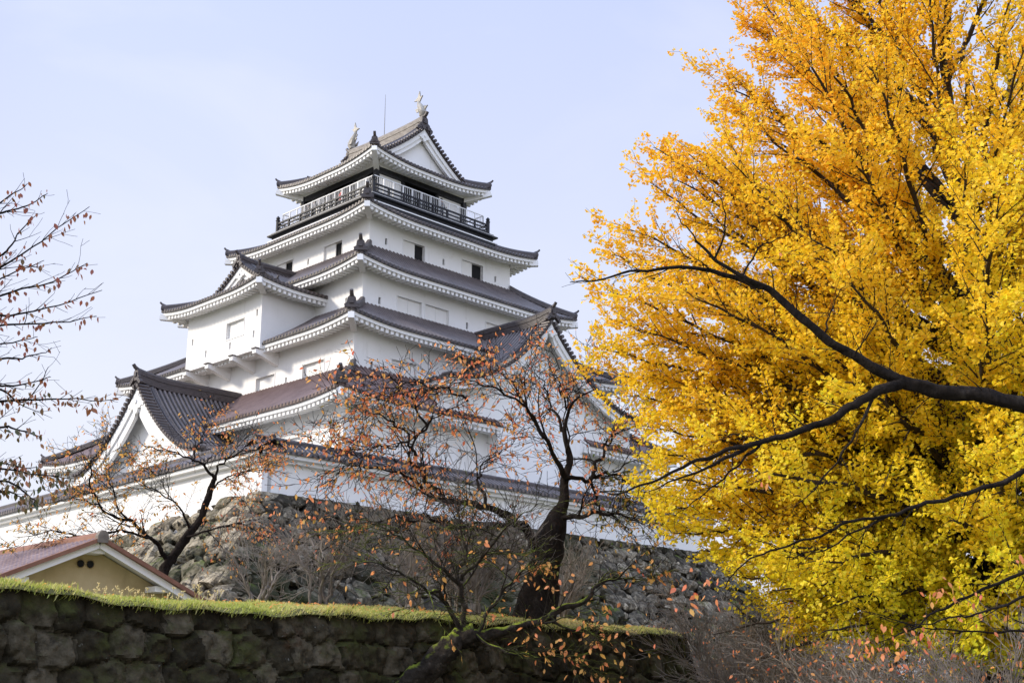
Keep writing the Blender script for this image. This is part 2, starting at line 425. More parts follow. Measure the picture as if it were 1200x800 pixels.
# --- rampart of the keep
SU0, SU1, SV0, SV1 = -7.4, 25.0, -4.0, 34.0
def batter(z): return 0.45 + 0.80 * (10.2 - z) + 0.012 * (10.2 - z) ** 2
def stone_face(mb, kind, step, ztop):
    nz = int(12.5 / step)
    zz = np.linspace(0, 1, nz)
    if kind == 'right': n = int(48 / step)
    elif kind == 'left': n = int(34 / step)
    else: n = int(20 / step)
    f = np.linspace(0, 1, n)
    Fm, Tm = np.meshgrid(f, zz, indexing='ij')
    if kind == 'right':
        zt = np.interp(f, [0, 1], [10.2, 10.2])[:, None]
    elif kind == 'left':
        zt = np.interp(f, [0, 0.10, 0.22, 0.32, 1], [10.2, 10.05, 9.3, 8.9, 8.7])[:, None]
    else:
        zt = np.full((n, 1), 10.2)
    Zm = -0.3 + (zt + 0.3) * Tm
    om = batter(Zm)
    if kind == 'right':
        oe = om * 0.72
        U_ = (SU0 - om) + Fm * (SU1 + oe - SU0 + om); V_ = SV0 - om; nrm = np.array([0, -1.0])
        d0 = (U_ - (SU0 - om)); d1 = (SU1 + oe - U_)
        e0, e1 = np.array([-1, 0.0]), np.array([1, 0.0])
    elif kind == 'left':
        V_ = (SV0 - om) + Fm * (SV1 - SV0 + om); U_ = SU0 - om; nrm = np.array([-1, 0.0])
        d0 = V_ - (SV0 - om); d1 = np.full_like(d0, 99.0)
        e0, e1 = np.array([0, -1.0]), np.array([0, 1.0])
    else:
        V_ = (SV0 - om) + Fm * (18 - SV0 + om); U_ = SU1 + om * 0.72; nrm = np.array([1.0, 0])
        d0 = V_ - (SV0 - om); d1 = np.full_like(d0, 99.0)
        e0, e1 = np.array([0, -1.0]), np.array([0, 1.0])
    P = np.stack([U_, V_, Zm], -1)
    w0 = np.clip(1 - d0 / 0.7, 0, 1)[..., None]; w1 = np.clip(1 - d1 / 0.7, 0, 1)[..., None]
    N2 = nrm + e0 * w0 + e1 * w1; N2 = N2 / np.linalg.norm(N2, axis=-1, keepdims=True) * (1 + 0.3 * np.maximum(w0, w1))
    N3 = np.concatenate([N2, 0.65 * np.ones_like(w0)], -1); N3 /= np.linalg.norm(N3, axis=-1, keepdims=True)
    q = P.reshape(-1, 3)
    wob = np.stack([vnoise(q[:, 0] + q[:, 1], q[:, 2], 0.8, k) for k in (1, 5, 9)], -1) * 0.12
    f1, f2, off, vv = voro3(q + wob, (1.25, 1.25, 0.95), 11)
    gap = np.clip((f2 - f1) / 0.34, 0, 1); gap = 1 - (1 - gap) ** 2.2
    tilt = (off * (vv[:, :3] - 0.5)).sum(1) * 0.75
    h = 0.46 * gap + tilt * gap + (vv[:, 3] - 0.5) * 0.30 * gap - 0.25
    h += 0.05 * vnoise(q[:, 0] * 2 + q[:, 1], q[:, 2] * 2, 2.6, 2)
    f1b, f2b, offb, vb = voro3(q + wob, (0.46, 0.46, 0.40), 5)
    gb = np.clip((f2b - f1b) / 0.35, 0, 1)
    h += gb * ((offb * (vb[:, :3] - 0.5)).sum(1) * 0.22 + (vb[:, 3] - 0.5) * 0.10)
    ht = h.reshape(Zm.shape); ht = ht * np.clip((1 - Tm) * 12, 0.35, 1)
    G = P + N3 * ht[..., None]
    tv = vv[:, 4].reshape(Zm.shape)
    dark = np.clip((f2 - f1) / 0.10, 0, 1).reshape(Zm.shape)
    tint = (0.18 + 0.75 * tv)
    tint = (tint[:-1, :-1] * 1.0).ravel()
    mb.grid(G, 0, tint)
    return G[:, -1]
def ico(sub):
    bm = bmesh.new(); bmesh.ops.create_icosphere(bm, subdivisions=sub, radius=1.0)
    V = np.array([v.co[:] for v in bm.verts]); F = np.array([[v.index for v in f.verts] for f in bm.faces]); bm.free()
    return V, F
IV, IF = ico(4)
def rock_shape(r, boxy=0.92, facets=17, rough=0.035):
    """a broken boulder: a rounded block with random faces knocked flat"""
    d = IV
    V = d / (np.abs(d) ** 4).sum(1)[:, None] ** 0.25 * boxy + d * (1 - boxy)
    V = V * 1.1
    for k in range(facets):
        n_ = r.normal(0, 1, 3); n_ /= np.linalg.norm(n_); lim = r.uniform(0.62, 0.98)
        ov_ = np.maximum(V @ n_ - lim, 0); V = V - ov_[:, None] * n_ * 1.0
    for sc, am in ((2.3, 1.0), (5.5, 0.55), (12, 0.28)):
        ph = r.uniform(0, 6, 3)
        V = V + d * (rough * am * (np.sin(sc * V[:, 0] + ph[0]) * np.sin(sc * V[:, 1] * 1.2 + ph[1]) + np.sin(sc * V[:, 2] * 1.1 + ph[2]) * np.sin(sc * V[:, 0] * 0.8 + ph[1])))[:, None]
    return V
_rr = np.random.default_rng(77)
ROCKS = [rock_shape(_rr) for _ in range(18)]
IV3, IF3 = ico(3)
def lay_rocks(mb, face, L0, L1, seed, cw=1.0, chh=0.74, tone=0.5):
    """boulders laid in rough rows up one battered face"""
    r = np.random.default_rng(seed)
    z = -0.2; row = 0
    while z < 10.35:
        ch = chh * np.interp(z, [0, 10], [1.2, 0.82]) * r.uniform(0.85, 1.15); zc = z + ch / 2
        lo, hi = L0(zc), L1(zc); x = lo - r.uniform(0, 0.4)
        while x < hi + 0.3:
            big = r.random() < 0.13
            wd = cw * r.uniform(0.55, 1.45) * np.interp(zc, [0, 10], [1.12, 0.85]); hh = ch * (1.25 if big else r.uniform(0.8, 1.12))
            xc = x + wd / 2; x += wd
            z2 = zc + r.normal(0, 0.13)
            P0, nrm, tan = face(xc, z2)
            if P0 is None: continue
            up = np.cross(nrm, tan); up = up if up[2] > 0 else -up
            a = r.normal(0, 0.17); t2 = tan * math.cos(a) + up * math.sin(a); u2 = -tan * math.sin(a) + up * math.cos(a)
            V = ROCKS[r.integers(len(ROCKS))].copy()
            q = r.integers(4)
            if q & 1: V[:, 0] *= -1
            if q & 2: V[:, 1] *= -1
            sx, sy, sn = wd * 0.62, hh * 0.68, r.uniform(0.30, 0.46) * (1.15 if big else 1.0)
            tl = r.normal(0, 0.13, 2)
            n2 = nz3(nrm + t2 * tl[0] + u2 * tl[1])
            G = P0 + nrm * r.normal(-0.19, 0.05) + V[:, :1] * sx * t2 + V[:, 1:2] * sy * u2 + V[:, 2:] * sn * n2
            dd = (G - P0) @ nrm; G = G - nrm * (np.maximum(dd - 0.07, 0) * 0.80)[:, None]
            G[:, 2] = np.minimum(G[:, 2], 10.24)
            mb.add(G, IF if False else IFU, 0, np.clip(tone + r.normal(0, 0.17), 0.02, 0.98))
        z += ch * 0.93; row += 1
def nz3(v): return v / np.linalg.norm(v)
IFU = IF
SL = lambda z: 0.80 + 0.024 * (10.2 - z)
def face_right(x, z):
    n_ = nz3(np.array([0, -1.0, SL(z)])); return np.array([x, SV0 - batter(z), z]), n_, np.array([1.0, 0, 0])
def face_left(y, z):
    zt = np.interp(y, [-4, -1, 2.0, 5, 9], [10.3, 10.1, 9.5, 9.1, 8.8])
    if z > zt: return None, None, None
    n_ = nz3(np.array([-1.0, 0, SL(z)])); return np.array([SU0 - batter(z), y, z]), n_, np.array([0, 1.0, 0])
def face_end(y, z):
    n_ = nz3(np.array([1.0, 0, SL(z) * 0.72])); return np.array([SU1 + batter(z) * 0.72, y, z]), n_, np.array([0, 1.0, 0])
rb = MB()
IV, IF = IV3, IF3; IFU = IF3
ROCKS = [rock_shape(_rr) for _ in range(18)]
def chips(mb, face, L0, L1, n, seed):
    r = np.random.default_rng(seed)
    for i in range(n):
        z = r.uniform(0, 10.2); x = r.uniform(L0(z), L1(z)); P0, nrm, tan = face(x, z)
        if P0 is None: continue
        V = RK2[r.integers(12)]; A = np.linalg.qr(r.normal(0, 1, (3, 3)))[0]
        mb.add(P0 - nrm * r.uniform(0.02, 0.2) + (V * r.uniform(0.10, 0.24, 3)) @ A, IF2, 0, np.clip(0.5 + r.normal(0, 0.25), 0.02, 0.98))
IV, IF2 = ico(2); RK2 = [rock_shape(_rr) for _ in range(12)]; IV = IV3
chips(rb, face_right, lambda z: SU0 - batter(z) + 0.5, lambda z: SU1 + batter(z) * 0.72, 1500, 21)
chips(rb, face_left, lambda z: SV0 - batter(z) + 0.5, lambda z: 14.0, 900, 22)
lay_rocks(rb, face_right, lambda z: SU0 - batter(z) + 0.5, lambda z: SU1 + batter(z) * 0.72, 1, tone=0.30)  # darker rock tone: shade on this face put into the stone colour
lay_rocks(rb, face_left, lambda z: SV0 - batter(z) + 0.5, lambda z: 17.0, 2, tone=0.82)  # paler rock tone: sunlight on this face put into the stone colour
lay_rocks(rb, face_end, lambda z: SV0 - batter(z), lambda z: 8.0, 3)
# long corner stones laid alternately along either face
_r = np.random.default_rng(5); z = -0.2; k = 0
while z < 10.2:
    ch = np.interp(z, [0, 10], [1.0, 0.72]) * _r.uniform(0.9, 1.15); zc = z + ch / 2; o_ = batter(zc)
    c = np.array([SU0 - o_, SV0 - o_, zc]); ln, sh_ = np.interp(z, [0, 10], [1.25, 0.85]), 0.5
    ex, ey = (ln, sh_) if k % 2 == 0 else (sh_, ln)
    V = ROCKS[_r.integers(18)].copy(); up = nz3(np.array([0.55, 0.55, 1.0]))
    G = c + np.array([ex * 0.72, ey * 0.72, 0]) + np.array([0.0, 0, -0.06]) + V[:, :1] * np.array([ex, 0, 0]) + V[:, 1:2] * np.array([0, ey, 0]) + V[:, 2:] * ch * 0.66 * up
    for nn in (nz3(np.array([0, -1.0, SL(zc)])), nz3(np.array([-1.0, 0, SL(zc)]))):
        dd = (G - c) @ nn; G = G - nn * (np.maximum(dd - 0.08, 0) * 0.85)[:, None]
    G[:, 2] = np.minimum(G[:, 2], 10.24)
    rb.add(G, IFU, 0, np.clip(0.74 + _r.normal(0, 0.12), 0, 1)); z += ch * 0.92; k += 1
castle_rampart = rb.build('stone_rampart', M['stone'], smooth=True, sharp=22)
bk = MB()
def core(f_, lo, hi, n=30):
    zz = np.linspace(-0.4, 10.2, 14); G = []
    for z_ in zz:
        row = []
        for q in np.linspace(lo(z_), hi(z_), n):
            p_, n_, t_ = f_(q, min(z_, 8.6) if f_ is face_left else z_)
            row.append(p_ - n_ * 0.42)
        G.append(row)
    bk.grid(np.array(G)); return np.array(G)[-1]
t_r = core(face_right, lambda z: SU0 - batter(z) + 0.3, lambda z: SU1 + batter(z) * 0.72 - 0.2); t_l = core(face_left, lambda z: SV0 - batter(z) + 0.3, lambda z: 34.0); t_e = core(face_end, lambda z: SV0 - batter(z) + 0.3, lambda z: 18.0)
bk.build('earth_core', M['soil'], castle_rampart)
# terrace on top
tb = MB()
for t_, inn in ((t_r, lambda p: np.array([p[0], SV0 + 1.0, p[2] + 0.02])), (t_l, lambda p: np.array([SU0 + 1.0, p[1], p[2] + 0.02])), (t_e, lambda p: np.array([SU1 - 1.0, p[1], p[2] + 0.02]))):
    tb.grid(np.stack([t_, np.array([inn(p) for p in t_])], 1))
tb.box(SU0 + 0.3, SU1 - 0.2, SV0 + 0.3, SV1 - 1, 7.4, 10.15)
terrace = tb.build('terrace', M['gravel'], castle_rampart)
castle_rampart.location = (KO[0], KO[1], 0); castle_rampart.rotation_euler = (0, 0, KROT)
tag(castle_rampart, 'tall sloping rampart of rough grey boulders carrying the white castle', 'stone rampart')

# --- near mossy wall
def near_wall():
    mb = MB()
    s0, s1 = -9.0, WL
    step = 0.045
    def face(n_s, n_z, sfun, nrm, seed):
        F_, T_ = np.meshgrid(np.linspace(0, 1, n_s), np.linspace(0, 1, n_z), indexing='ij')
        zt_ = WTOP + sag(np.where(F_ >= 0, s0 + F_ * (WL - s0), 0)) if n_s > 200 else WTOP + 0 * F_
        z = -0.3 + (zt_ + 0.3) * T_
        bat = 0.16 * (zt_ - z)
        x, base = sfun(F_, bat + 0.10)
        x = x + 0.07 * vnoise(x, z, 1.9, 2) + 0.03 * vnoise(x, z, 5.1, 7); zw = z + 0.10 * vnoise(x, z, 0.9, 4) + 0.03 * vnoise(x, z, 4.3, 1)
        ch = 0.54; row = np.floor(zw / ch)
        # stones in uneven courses: 2-D seeds, rows offset
        r = np.random.default_rng(seed); tab = r.random((64, 64, 6))
        best = np.full(x.shape, 9.0); sec = best.copy(); ox = np.zeros_like(x); oz = np.zeros_like(x); val = np.zeros(x.shape + (6,))
        cw = 0.64
        for dr in (-1, 0, 1):
            rr = row + dr
            shift = (np.abs(rr.astype(int)) % 2) * 0.5
            ci = np.floor(x / cw - shift)
            for dc in (-1, 0, 1):
                cc = ci + dc; tv = tab[rr.astype(int) % 64, cc.astype(int) % 64]
                sx = (cc + shift + 0.5 + (tv[..., 0] - 0.5) * 0.55) * cw; sz = (rr + 0.5 + (tv[..., 1] - 0.5) * 0.40) * ch
                dx = (x - sx) / cw; dz = (zw - sz) / ch
                d = (np.abs(dx) ** 3.2 + np.abs(dz) ** 3.2) ** (1 / 3.2)
                a = d < best
                sec = np.where(a, best, np.minimum(sec, d)); ox = np.where(a, dx, ox); oz = np.where(a, dz, oz); val[a] = tv[a]
                best = np.where(a, d, best)
        gap = np.clip((sec - best) / 0.24, 0, 1); gap = 1 - (1 - gap) ** 2.0
        h = 0.13 * gap + gap * (ox * (val[..., 2] - 0.5) + oz * (val[..., 3] - 0.5)) * 0.22 + (val[..., 4] - 0.5) * 0.08
        q3 = np.stack([x.ravel(), 0 * x.ravel(), z.ravel()], 1); g1, g2, og, vg_ = voro3(q3, (0.21, 0.21, 0.17), seed + 4)
        h += (np.clip((g2 - g1) / 0.4, 0, 1) * ((og * (vg_[:, :3] - 0.5)).sum(1) * 0.20 + (vg_[:, 3] - 0.5) * 0.08)).reshape(x.shape)
        h += 0.028 * vnoise(x, z, 5, 3) + 0.016 * vnoise(x, z, 13, 8) + 0.008 * vnoise(x, z, 27, 5)
        h *= np.clip((1 - T_) * 10, 0.4, 1)
        P2 = base + (nrm * (h + bat)[..., None])
        mb.grid(np.concatenate([P2, z[..., None]], -1), 0, (0.15 + 0.7 * val[..., 5])[:-1, :-1].ravel())
    L_ = s1 - s0
    face(int(L_ / step), int(3.65 / step), lambda F_, b: (s0 + F_ * (L_ + b), WA + (s0 + F_ * (L_ + b))[..., None] * WT), -WN, 3)
    # return at the right-hand end
    face(int(4.5 / 0.06), int(3.65 / 0.06), lambda F_, b: (40 + F_ * (4.5 + b) - b, WB + (F_ * (4.5 + b) - b)[..., None] * WN), WT, 9)
    c = MB()
    return mb.build('retaining_wall', M['wallstone'], smooth=True, sharp=40)
nw = near_wall()
tag(nw, 'dark moss-grown stone retaining wall with a turf top in the foreground', 'stone wall')

# ------------------------------------------------------------------ the castle keep (local axes: x along the shaded face, y along the sunlit face)
keep = empty('castle_keep', (KO[0], KO[1], 0), KROT)
tag(keep, 'white plastered five-storey castle keep with dark tiled roofs and gables', 'castle')

ROLL = 0.30
_q = np.array([-0.5, -0.29, -0.21, 0.0, 0.21, 0.29]); _h = np.array([0, 0, 0.72, 1.0, 0.72, 0]) * 0.105
def roll_tint(n, m):
    t = np.tile([0.12, 0.58, 0.74, 0.74, 0.58, 0.12], n // 6 + 1)[:n]
    return np.repeat(t[:, None], m, 1).ravel()
def roll_samples(a, b):
    n = max(1, int(round((b - a) / ROLL))); p = (b - a) / n
    x = (a + p * (np.arange(n)[:, None] + 0.5 + _q[None])).ravel(); h = np.tile(_h, n)
    return np.append(x, b), np.append(h, 0)
def gprof(t): return 0.84 * t + 0.16 * t * t

def wall_face(mb, T, a0, a1, z0, z1, holes, depth=0.22):
    """upright wall strip with rectangular recesses; T(a, z, inward)"""
    A = sorted(set([a0, a1] + [h[i] for h in holes for i in (0, 1)])); Zs = sorted(set([z0, z1] + [h[i] for h in holes for i in (2, 3)]))
    for i in range(len(A) - 1):
        for j in range(len(Zs) - 1):
            ac, zc = (A[i] + A[i + 1]) / 2, (Zs[j] + Zs[j + 1]) / 2
            if any(h[0] < ac < h[1] and h[2] < zc < h[3] for h in holes): continue
            mb.add([T(A[i], Zs[j], 0), T(A[i + 1], Zs[j], 0), T(A[i + 1], Zs[j + 1], 0), T(A[i], Zs[j + 1], 0)], (0, 1, 2, 3))
    for h in holes:
        dp = h[4] if len(h) > 4 else depth
        c = [(h[0], h[2]), (h[1], h[2]), (h[1], h[3]), (h[0], h[3])]
        for k in range(4):
            p, q = c[k], c[(k + 1) % 4]
            mb.add([T(p[0], p[1], 0), T(q[0], q[1], 0), T(q[0], q[1], dp), T(p[0], p[1], dp)], (0, 1, 2, 3))

def Tside(rect, side):
    x0, x1, y0, y1 = rect
    return {'S': lambda a, z, i: (a, y0 + i, z), 'N': lambda a, z, i: (a, y1 - i, z), 'W': lambda a, z, i: (x0 + i, a, z), 'E': lambda a, z, i: (x1 - i, a, z)}[side]
def panel(mb, T, a0, a1, z0, z1, i0, i1):
    V = [T(a, z, i) for i in (i0, i1) for z in (z0, z1) for a in (a0, a1)]
    mb.add(V, [(0, 2, 3, 1), (4, 5, 7, 6), (0, 1, 5, 4), (2, 6, 7, 3), (0, 4, 6, 2), (1, 3, 7, 5)])

def tier(rect, z0, z1, wins, loops, parent=keep):
    """walls of one storey. wins: (side, a0, a1, z0, z1, dark0, dark1 or None); loops: (side, a, z)"""
    mb = MB(); hs = {k: [] for k in 'SWNE'}
    for s_, a0, a1, b0, b1, d0, d1 in wins: hs[s_].append((a0, a1, b0, b1, 0.26))
    for s_, a, z in loops: hs[s_].append((a - 0.085, a + 0.085, z - 0.21, z + 0.21, 0.18))
    for s_ in 'SWNE':
        lo, hi = (rect[0], rect[1]) if s_ in 'SN' else (rect[2], rect[3])
        wall_face(mb, Tside(rect, s_), lo, hi, z0, z1, hs[s_])
    wl = mb.build('wall', M['plaster'], parent)
    for s_, a0, a1, b0, b1, d0, d1 in wins:
        T = Tside(rect, s_); f = MB()
        for q in ((a0 - 0.05, a1 + 0.05, b1, b1 + 0.06), (a0 - 0.05, a1 + 0.05, b0 - 0.06, b0), (a0 - 0.05, a0, b0, b1), (a1, a1 + 0.05, b0, b1)):
            panel(f, T, *q, -0.03, 0.03)
        fo = f.build('window', M['plaster'], parent)
        segs = []
        if d0 is None: mid = (a0 + a1) / 2; segs = [(a0 + 0.004, mid - 0.02, 0.13), (mid + 0.02, a1 - 0.004, 0.16)]
        else:
            if d0 > a0 + 0.1: segs.append((a0 + 0.004, d0, 0.12))
            if d1 < a1 - 0.1: segs.append((d1, a1 - 0.004, 0.12))
            dk = MB(); panel(dk, T, max(d0, a0 + 0.004), min(d1, a1 - 0.004), b0 + 0.004, b1 - 0.004, 0.22, 0.255); dk.build('opening', M['hole'], fo)
        for sa, sb, dp in segs:
            sh = MB(); panel(sh, T, sa, sb, b0 + 0.004, b1 - 0.004, dp, dp + 0.05); sh.build('shutter', M['panel'], fo)
        if d0 is None:
            bk = MB(); panel(bk, T, a0 + 0.004, a1 - 0.004, b0 + 0.004, b1 - 0.004, 0.225, 0.255); bk.build('backing', M['hole'], fo)
    for s_, a, z in loops:
        T = Tside(rect, s_); lp = MB(); panel(lp, T, a - 0.083, a + 0.083, z - 0.208, z + 0.208, 0.13, 0.175); lp.build('loophole', M['hole'], parent)
    return wl

def ornament(mb, p, out, s=1.0):
    """ridge-end tile: a shouldered plate with a knob and an upturned round tile"""
    p = np.asarray(p, float); out = np.asarray(out, float); out = out / np.linalg.norm(out); sd_ = np.array([out[1], -out[0], 0.0]); up = np.array([0, 0, 1.0])
    T = lambda x, y, z: p + sd_ * x * s + out * y * s + up * z * s
    mb.prism([(-0.36, -0.12), (0.36, -0.12), (0.40, 0.05), (0.25, 0.14), (0.22, 0.42), (0.10, 0.55), (-0.10, 0.55), (-0.22, 0.42), (-0.25, 0.14), (-0.40, 0.05)], T, -0.10, 0.08)
    mb.prism([(-0.12, 0.1), (0.12, 0.1), (0.12, 0.34), (-0.12, 0.34)], T, 0.08, 0.15)
    P = [T(0, y, z) for y, z in ((-0.35, 0.42), (-0.05, 0.52), (0.15, 0.64), (0.28, 0.80))]
    mb.tube(P, [0.10 * s, 0.12 * s, 0.11 * s, 0.10 * s], 8, cap=True)

def hip_line(co, ci, zo, zi, L_, n=10, t0=0.02, t1=1.0, ext=0.0):
    t = np.linspace(t0, t1, n)
    xy = np.asarray(co)[None] * (1 - t)[:, None] + np.asarray(ci)[None] * t[:, None]
    z = zo + (zi - zo) * gprof(t) + L_ * (1 - t) ** 1.5
    return np.concatenate([xy, z[:, None]], 1)

def skirt(wall, inner, ov, zo, zi, lift=0.45, RL=4.5, m='tile', sides='SWNE', cuts={}, corners=('SW', 'SE', 'NW'), zs=None, parent=keep, big=()):
    """hipped skirt roof round a storey: wall = storey rect, inner = rect of the storey above, ov = overhang"""
    wx0, wx1, wy0, wy1 = wall; ix0, ix1, iy0, iy1 = inner
    ox0, ox1, oy0, oy1 = wx0 - ov, wx1 + ov, wy0 - ov, wy1 + ov
    zs = zs if zs is not None else zo - 0.20
    rf = MB(); ev = MB(); dn = MB()
    for s_ in sides:
        if s_ in 'SN': a, b, hL, hR = ox0, ox1, ix0 - ox0, ox1 - ix1; D = (iy0 - oy0) if s_ == 'S' else (oy1 - iy1)
        else: a, b, hL, hR = oy0, oy1, iy0 - oy0, oy1 - iy1; D = (ix0 - ox0) if s_ == 'W' else (ox1 - ix1)
        T = {'S': lambda x, d: (x, oy0 + d), 'N': lambda x, d: (x, oy1 - d), 'W': lambda x, d: (ox0 + d, x), 'E': lambda x, d: (ox1 - d, x)}[s_]
        LF = lambda x: lift * np.clip(1 - np.minimum(x - a, b - x) / RL, 0, 1) ** 2
        ivs = []; cur = a
        for c0, c1 in cuts.get(s_, []): ivs.append((cur, c0)); cur = c1
        ivs.append((cur, b))
        for xa, xb in ivs:
            x, h = roll_samples(xa, xb)
            dm = np.clip(np.minimum(np.minimum((x - a) * D / hL, (b - x) * D / hR), D), 0, D)
            tt = np.linspace(0, 1, 9)
            d = dm[:, None] * tt[None]
            z = zo + (zi - zo) * gprof(d / D) + (LF(x) * 1.0)[:, None] * (1 - d / D) ** 1.5 + h[:, None] * np.clip(dm / 0.3, 0, 1)[:, None]
            X2, Y2 = T(x[:, None] + 0 * d, d)
            G = np.stack([X2, Y2, z], -1)
            z0 = zo + LF(x)
            def strip(off, dz):
                # only between the hips
                xx = np.clip(x, a + off * hL / D, b - off * hR / D)
                X3, Y3 = T(xx, off + 0 * xx)
                return np.stack([X3, Y3, zo + LF(xx) + dz], -1)
            edge = [strip(0.0, -0.10), strip(0.12, -0.10)]
            rf.grid(np.concatenate([np.stack(edge[::-1], 1), G], 1), 0, 'rolls')
            # round end tiles
            n = max(1, int(round((xb - xa) / ROLL))); p = (xb - xa) / n
            for c in xa + p * (np.arange(n) + 0.5):
                zc = zo + LF(np.array([c]))[0] + 0.012
                an = np.arange(8) * math.pi / 4
                rf.add([(*T(c + 0.095 * math.cos(k), -0.02), zc + 0.095 * math.sin(k)) for k in an], np.arange(8))
            # white fascia and soffit
            def strip2(off, dz):
                xx = np.clip(x, a + off * hL / D, b - off * hR / D)
                X3, Y3 = T(xx, off + 0 * xx); return np.stack([X3, Y3, zo + LF(xx) + dz], -1)
            def soff(off, zz):
                xx = np.clip(x, a + off * hL / D, b - off * hR / D)
                X3, Y3 = T(xx, off + 0 * xx); return np.stack([X3, Y3, 0 * xx + zz], -1)
            ev.grid(np.stack([strip2(0.12, -0.098), strip2(0.10, -0.11), strip2(0.10, -0.31), strip2(0.26, -0.31), strip2(0.27, -0.36), strip2(0.75, -0.30 ), soff(ov + 0.02, zs)], 1), 0)
            nd = max(1, int((xb - xa) / 0.36)); pd = (xb - xa) / nd
            for c in xa + pd * (np.arange(nd) + 0.5):
                if c < a + 0.45 * hL / D or c > b - 0.45 * hR / D: continue
                zc = zo + LF(np.array([c]))[0]
                q = [(*T(c + sx * 0.095, d_), zc + zz) for d_, zz in ((0.17, -0.311), (0.17, -0.52), (0.85, -0.46), (0.85, -0.31)) for sx in (-1, 1)]
                dn.add(q, [(0, 2, 3, 1), (2, 4, 5, 3), (4, 6, 7, 5), (0, 6, 4, 2), (1, 3, 5, 7)])
            for xe in (xa, xb):        # closed plaster end where the eave is cut by a gable
                if abs(xe - a) > 0.01 and abs(xe - b) > 0.01:
                    V = [(*T(xe + sx, d_), zz) for sx in (-0.08, 0.08) for d_, zz in ((0.08, zo - 0.02), (0.08, zo - 0.55), (ov, zs - 0.15), (ov + 1, zo + (zi - zo) * gprof((ov + 1) / D)))]
                    ev.add(V, [(0, 1, 2, 3), (7, 6, 5, 4), (0, 4, 5, 1), (1, 5, 6, 2), (2, 6, 7, 3), (3, 7, 4, 0)])
    root = rf.build('roof', M[m], parent, smooth=True, sharp=50)
    ev.build('eave', M['plaster'], root)
    dn.build('rafter_ends', M['plaster'], root)
    cs = {'SW': ((ox0, oy0), (ix0, iy0)), 'SE': ((ox1, oy0), (ix1, iy0)), 'NW': ((ox0, oy1), (ix0, iy1)), 'NE': ((ox1, oy1), (ix1, iy1))}
    for c in corners:
        co, ci = cs[c]; H = hip_line(co, ci, zo, zi, lift)
        hb = MB(); hb.sweep(H, [(-0.17, -0.02), (-0.17, 0.26), (-0.09, 0.36), (0.09, 0.36), (0.17, 0.26), (0.17, -0.02)])
        hb.build('hip_ridge', M['ridge'], root)
        out = np.array([co[0] - ci[0], co[1] - ci[1], 0.0]); out /= np.linalg.norm(out)
        om = MB(); ornament(om, H[0] + out * 0.02 + np.array([0, 0, 0.10]), out, 1.0 if c in big or c == 'SW' else 0.62); om.build('ridge_ornament', M['ridge'], root)
        bm_ = MB()
        A = np.array([co[0], co[1], zo + lift - 0.42]); B = np.array([co[0], co[1], zs - 0.24]) - out * (ov * 1.41 - 0.05)
        sd_ = np.array([out[1], -out[0], 0])
        bm_.bar(A + out * 0.02, B, 0.34, 0.36)
        bm_.build('corner_rafter', M['plaster'], root)
    return root

# storeys --------------------------------------------------------------
T1 = (0.0, 25.0, 0.0, 29.4); T2 = (2.45, 23.25, 2.45, 24.8); T3 = (4.8, 21.0, 4.8, 21.4); T4 = (6.75, 19.1, 6.75, 19.1); T5 = (8.9, 16.7, 8.9, 16.6)
tier(T1, 10.1, 16.36, [('W', 3.55, 5.3, 13.85, 14.95, None, None), ('S', 4.2, 6.0, 13.8, 14.9, None, None), ('S', 8.0, 9.7, 13.8, 14.9, None, None)], [('W', 2.2, 14.1), ('S', 2.6, 14.1)])
tier(T2, 16.6, 21.45, [('W', 5.05, 7.02, 18.78, 19.93, None, None), ('W', 9.73, 11.58, 18.78, 19.93, None, None), ('S', 5.16, 7.0, 18.85, 19.97, None, None)], [('W', 8.6, 19.3), ('S', 3.75, 19.35)])
tier(T3, 21.7, 26.05, [('S', 7.45, 9.39, 23.78, 24.77, None, None), ('S', 9.69, 11.64, 23.78, 24.77, None, None), ('S', 14.9, 16.8, 23.78, 24.77, None, None)], [('S', 6.1, 24.15), ('S', 13.25, 24.15), ('W', 6.3, 24.15)])
tier(T4, 26.4, 30.52, [('S', 9.46, 11.29, 28.33, 29.41, 10.55, 11.29), ('S', 14.58, 16.5, 28.33, 29.41, 15.6, 16.5), ('W', 9.40, 11.25, 28.28, 29.33, 9.40, 10.2), ('W', 14.55, 16.4, 28.28, 29.33, 14.55, 15.5)], [('S', 8.1, 28.9), ('S', 12.95, 28.8), ('S', 17.7, 28.8), ('W', 12.9, 28.75)])

skirt(T1, T2, 1.3, 16.42, 19.1, m='tile_red', cuts={'S': [(10.25, 17.75)]}, zs=16.3, lift=0.38)
skirt(T2, T3, 1.3, 21.45, 23.75, lift=0.38, zs=21.38)
skirt(T3, T4, 1.3, 25.90, 28.32, lift=0.40, zs=25.98)
skirt(T4, (7.4, 18.3, 7.4, 18.3), 1.35, 30.28, 31.25, lift=0.40, zs=30.40)

# balcony storey --------------------------------------------------------
bal = MB()
bal.box(7.32, 18.38, 7.32, 18.38, 31.20, 31.60); bal.box(7.5, 18.2, 7.5, 18.2, 31.60, 32.02)
bal.box(7.25, 18.45, 7.25, 18.45, 32.02, 32.12); bal.box(7.45, 18.25, 7.45, 18.25, 32.12, 32.30)
balcony = bal.build('balcony', [M['dark']], keep)
bt = MB(); bt.box(7.28, 18.42, 7.28, 18.42, 31.603, 31.68); bt.box(7.28, 18.42, 7.28, 18.42, 32.123, 32.16)
bt.build('floor_edge', M['plaster'], balcony)
def rails(mb, lo, hi, zs_, wd, ht):
    for z in zs_:
        for a, b in (((lo, lo), (hi, lo)), ((lo, lo), (lo, hi)), ((hi, lo), (hi, hi)), ((lo, hi), (hi, hi))):
            mb.bar((*a, z), (*b, z), wd, ht)
rl = MB(); lo, hi = 7.75, 17.95
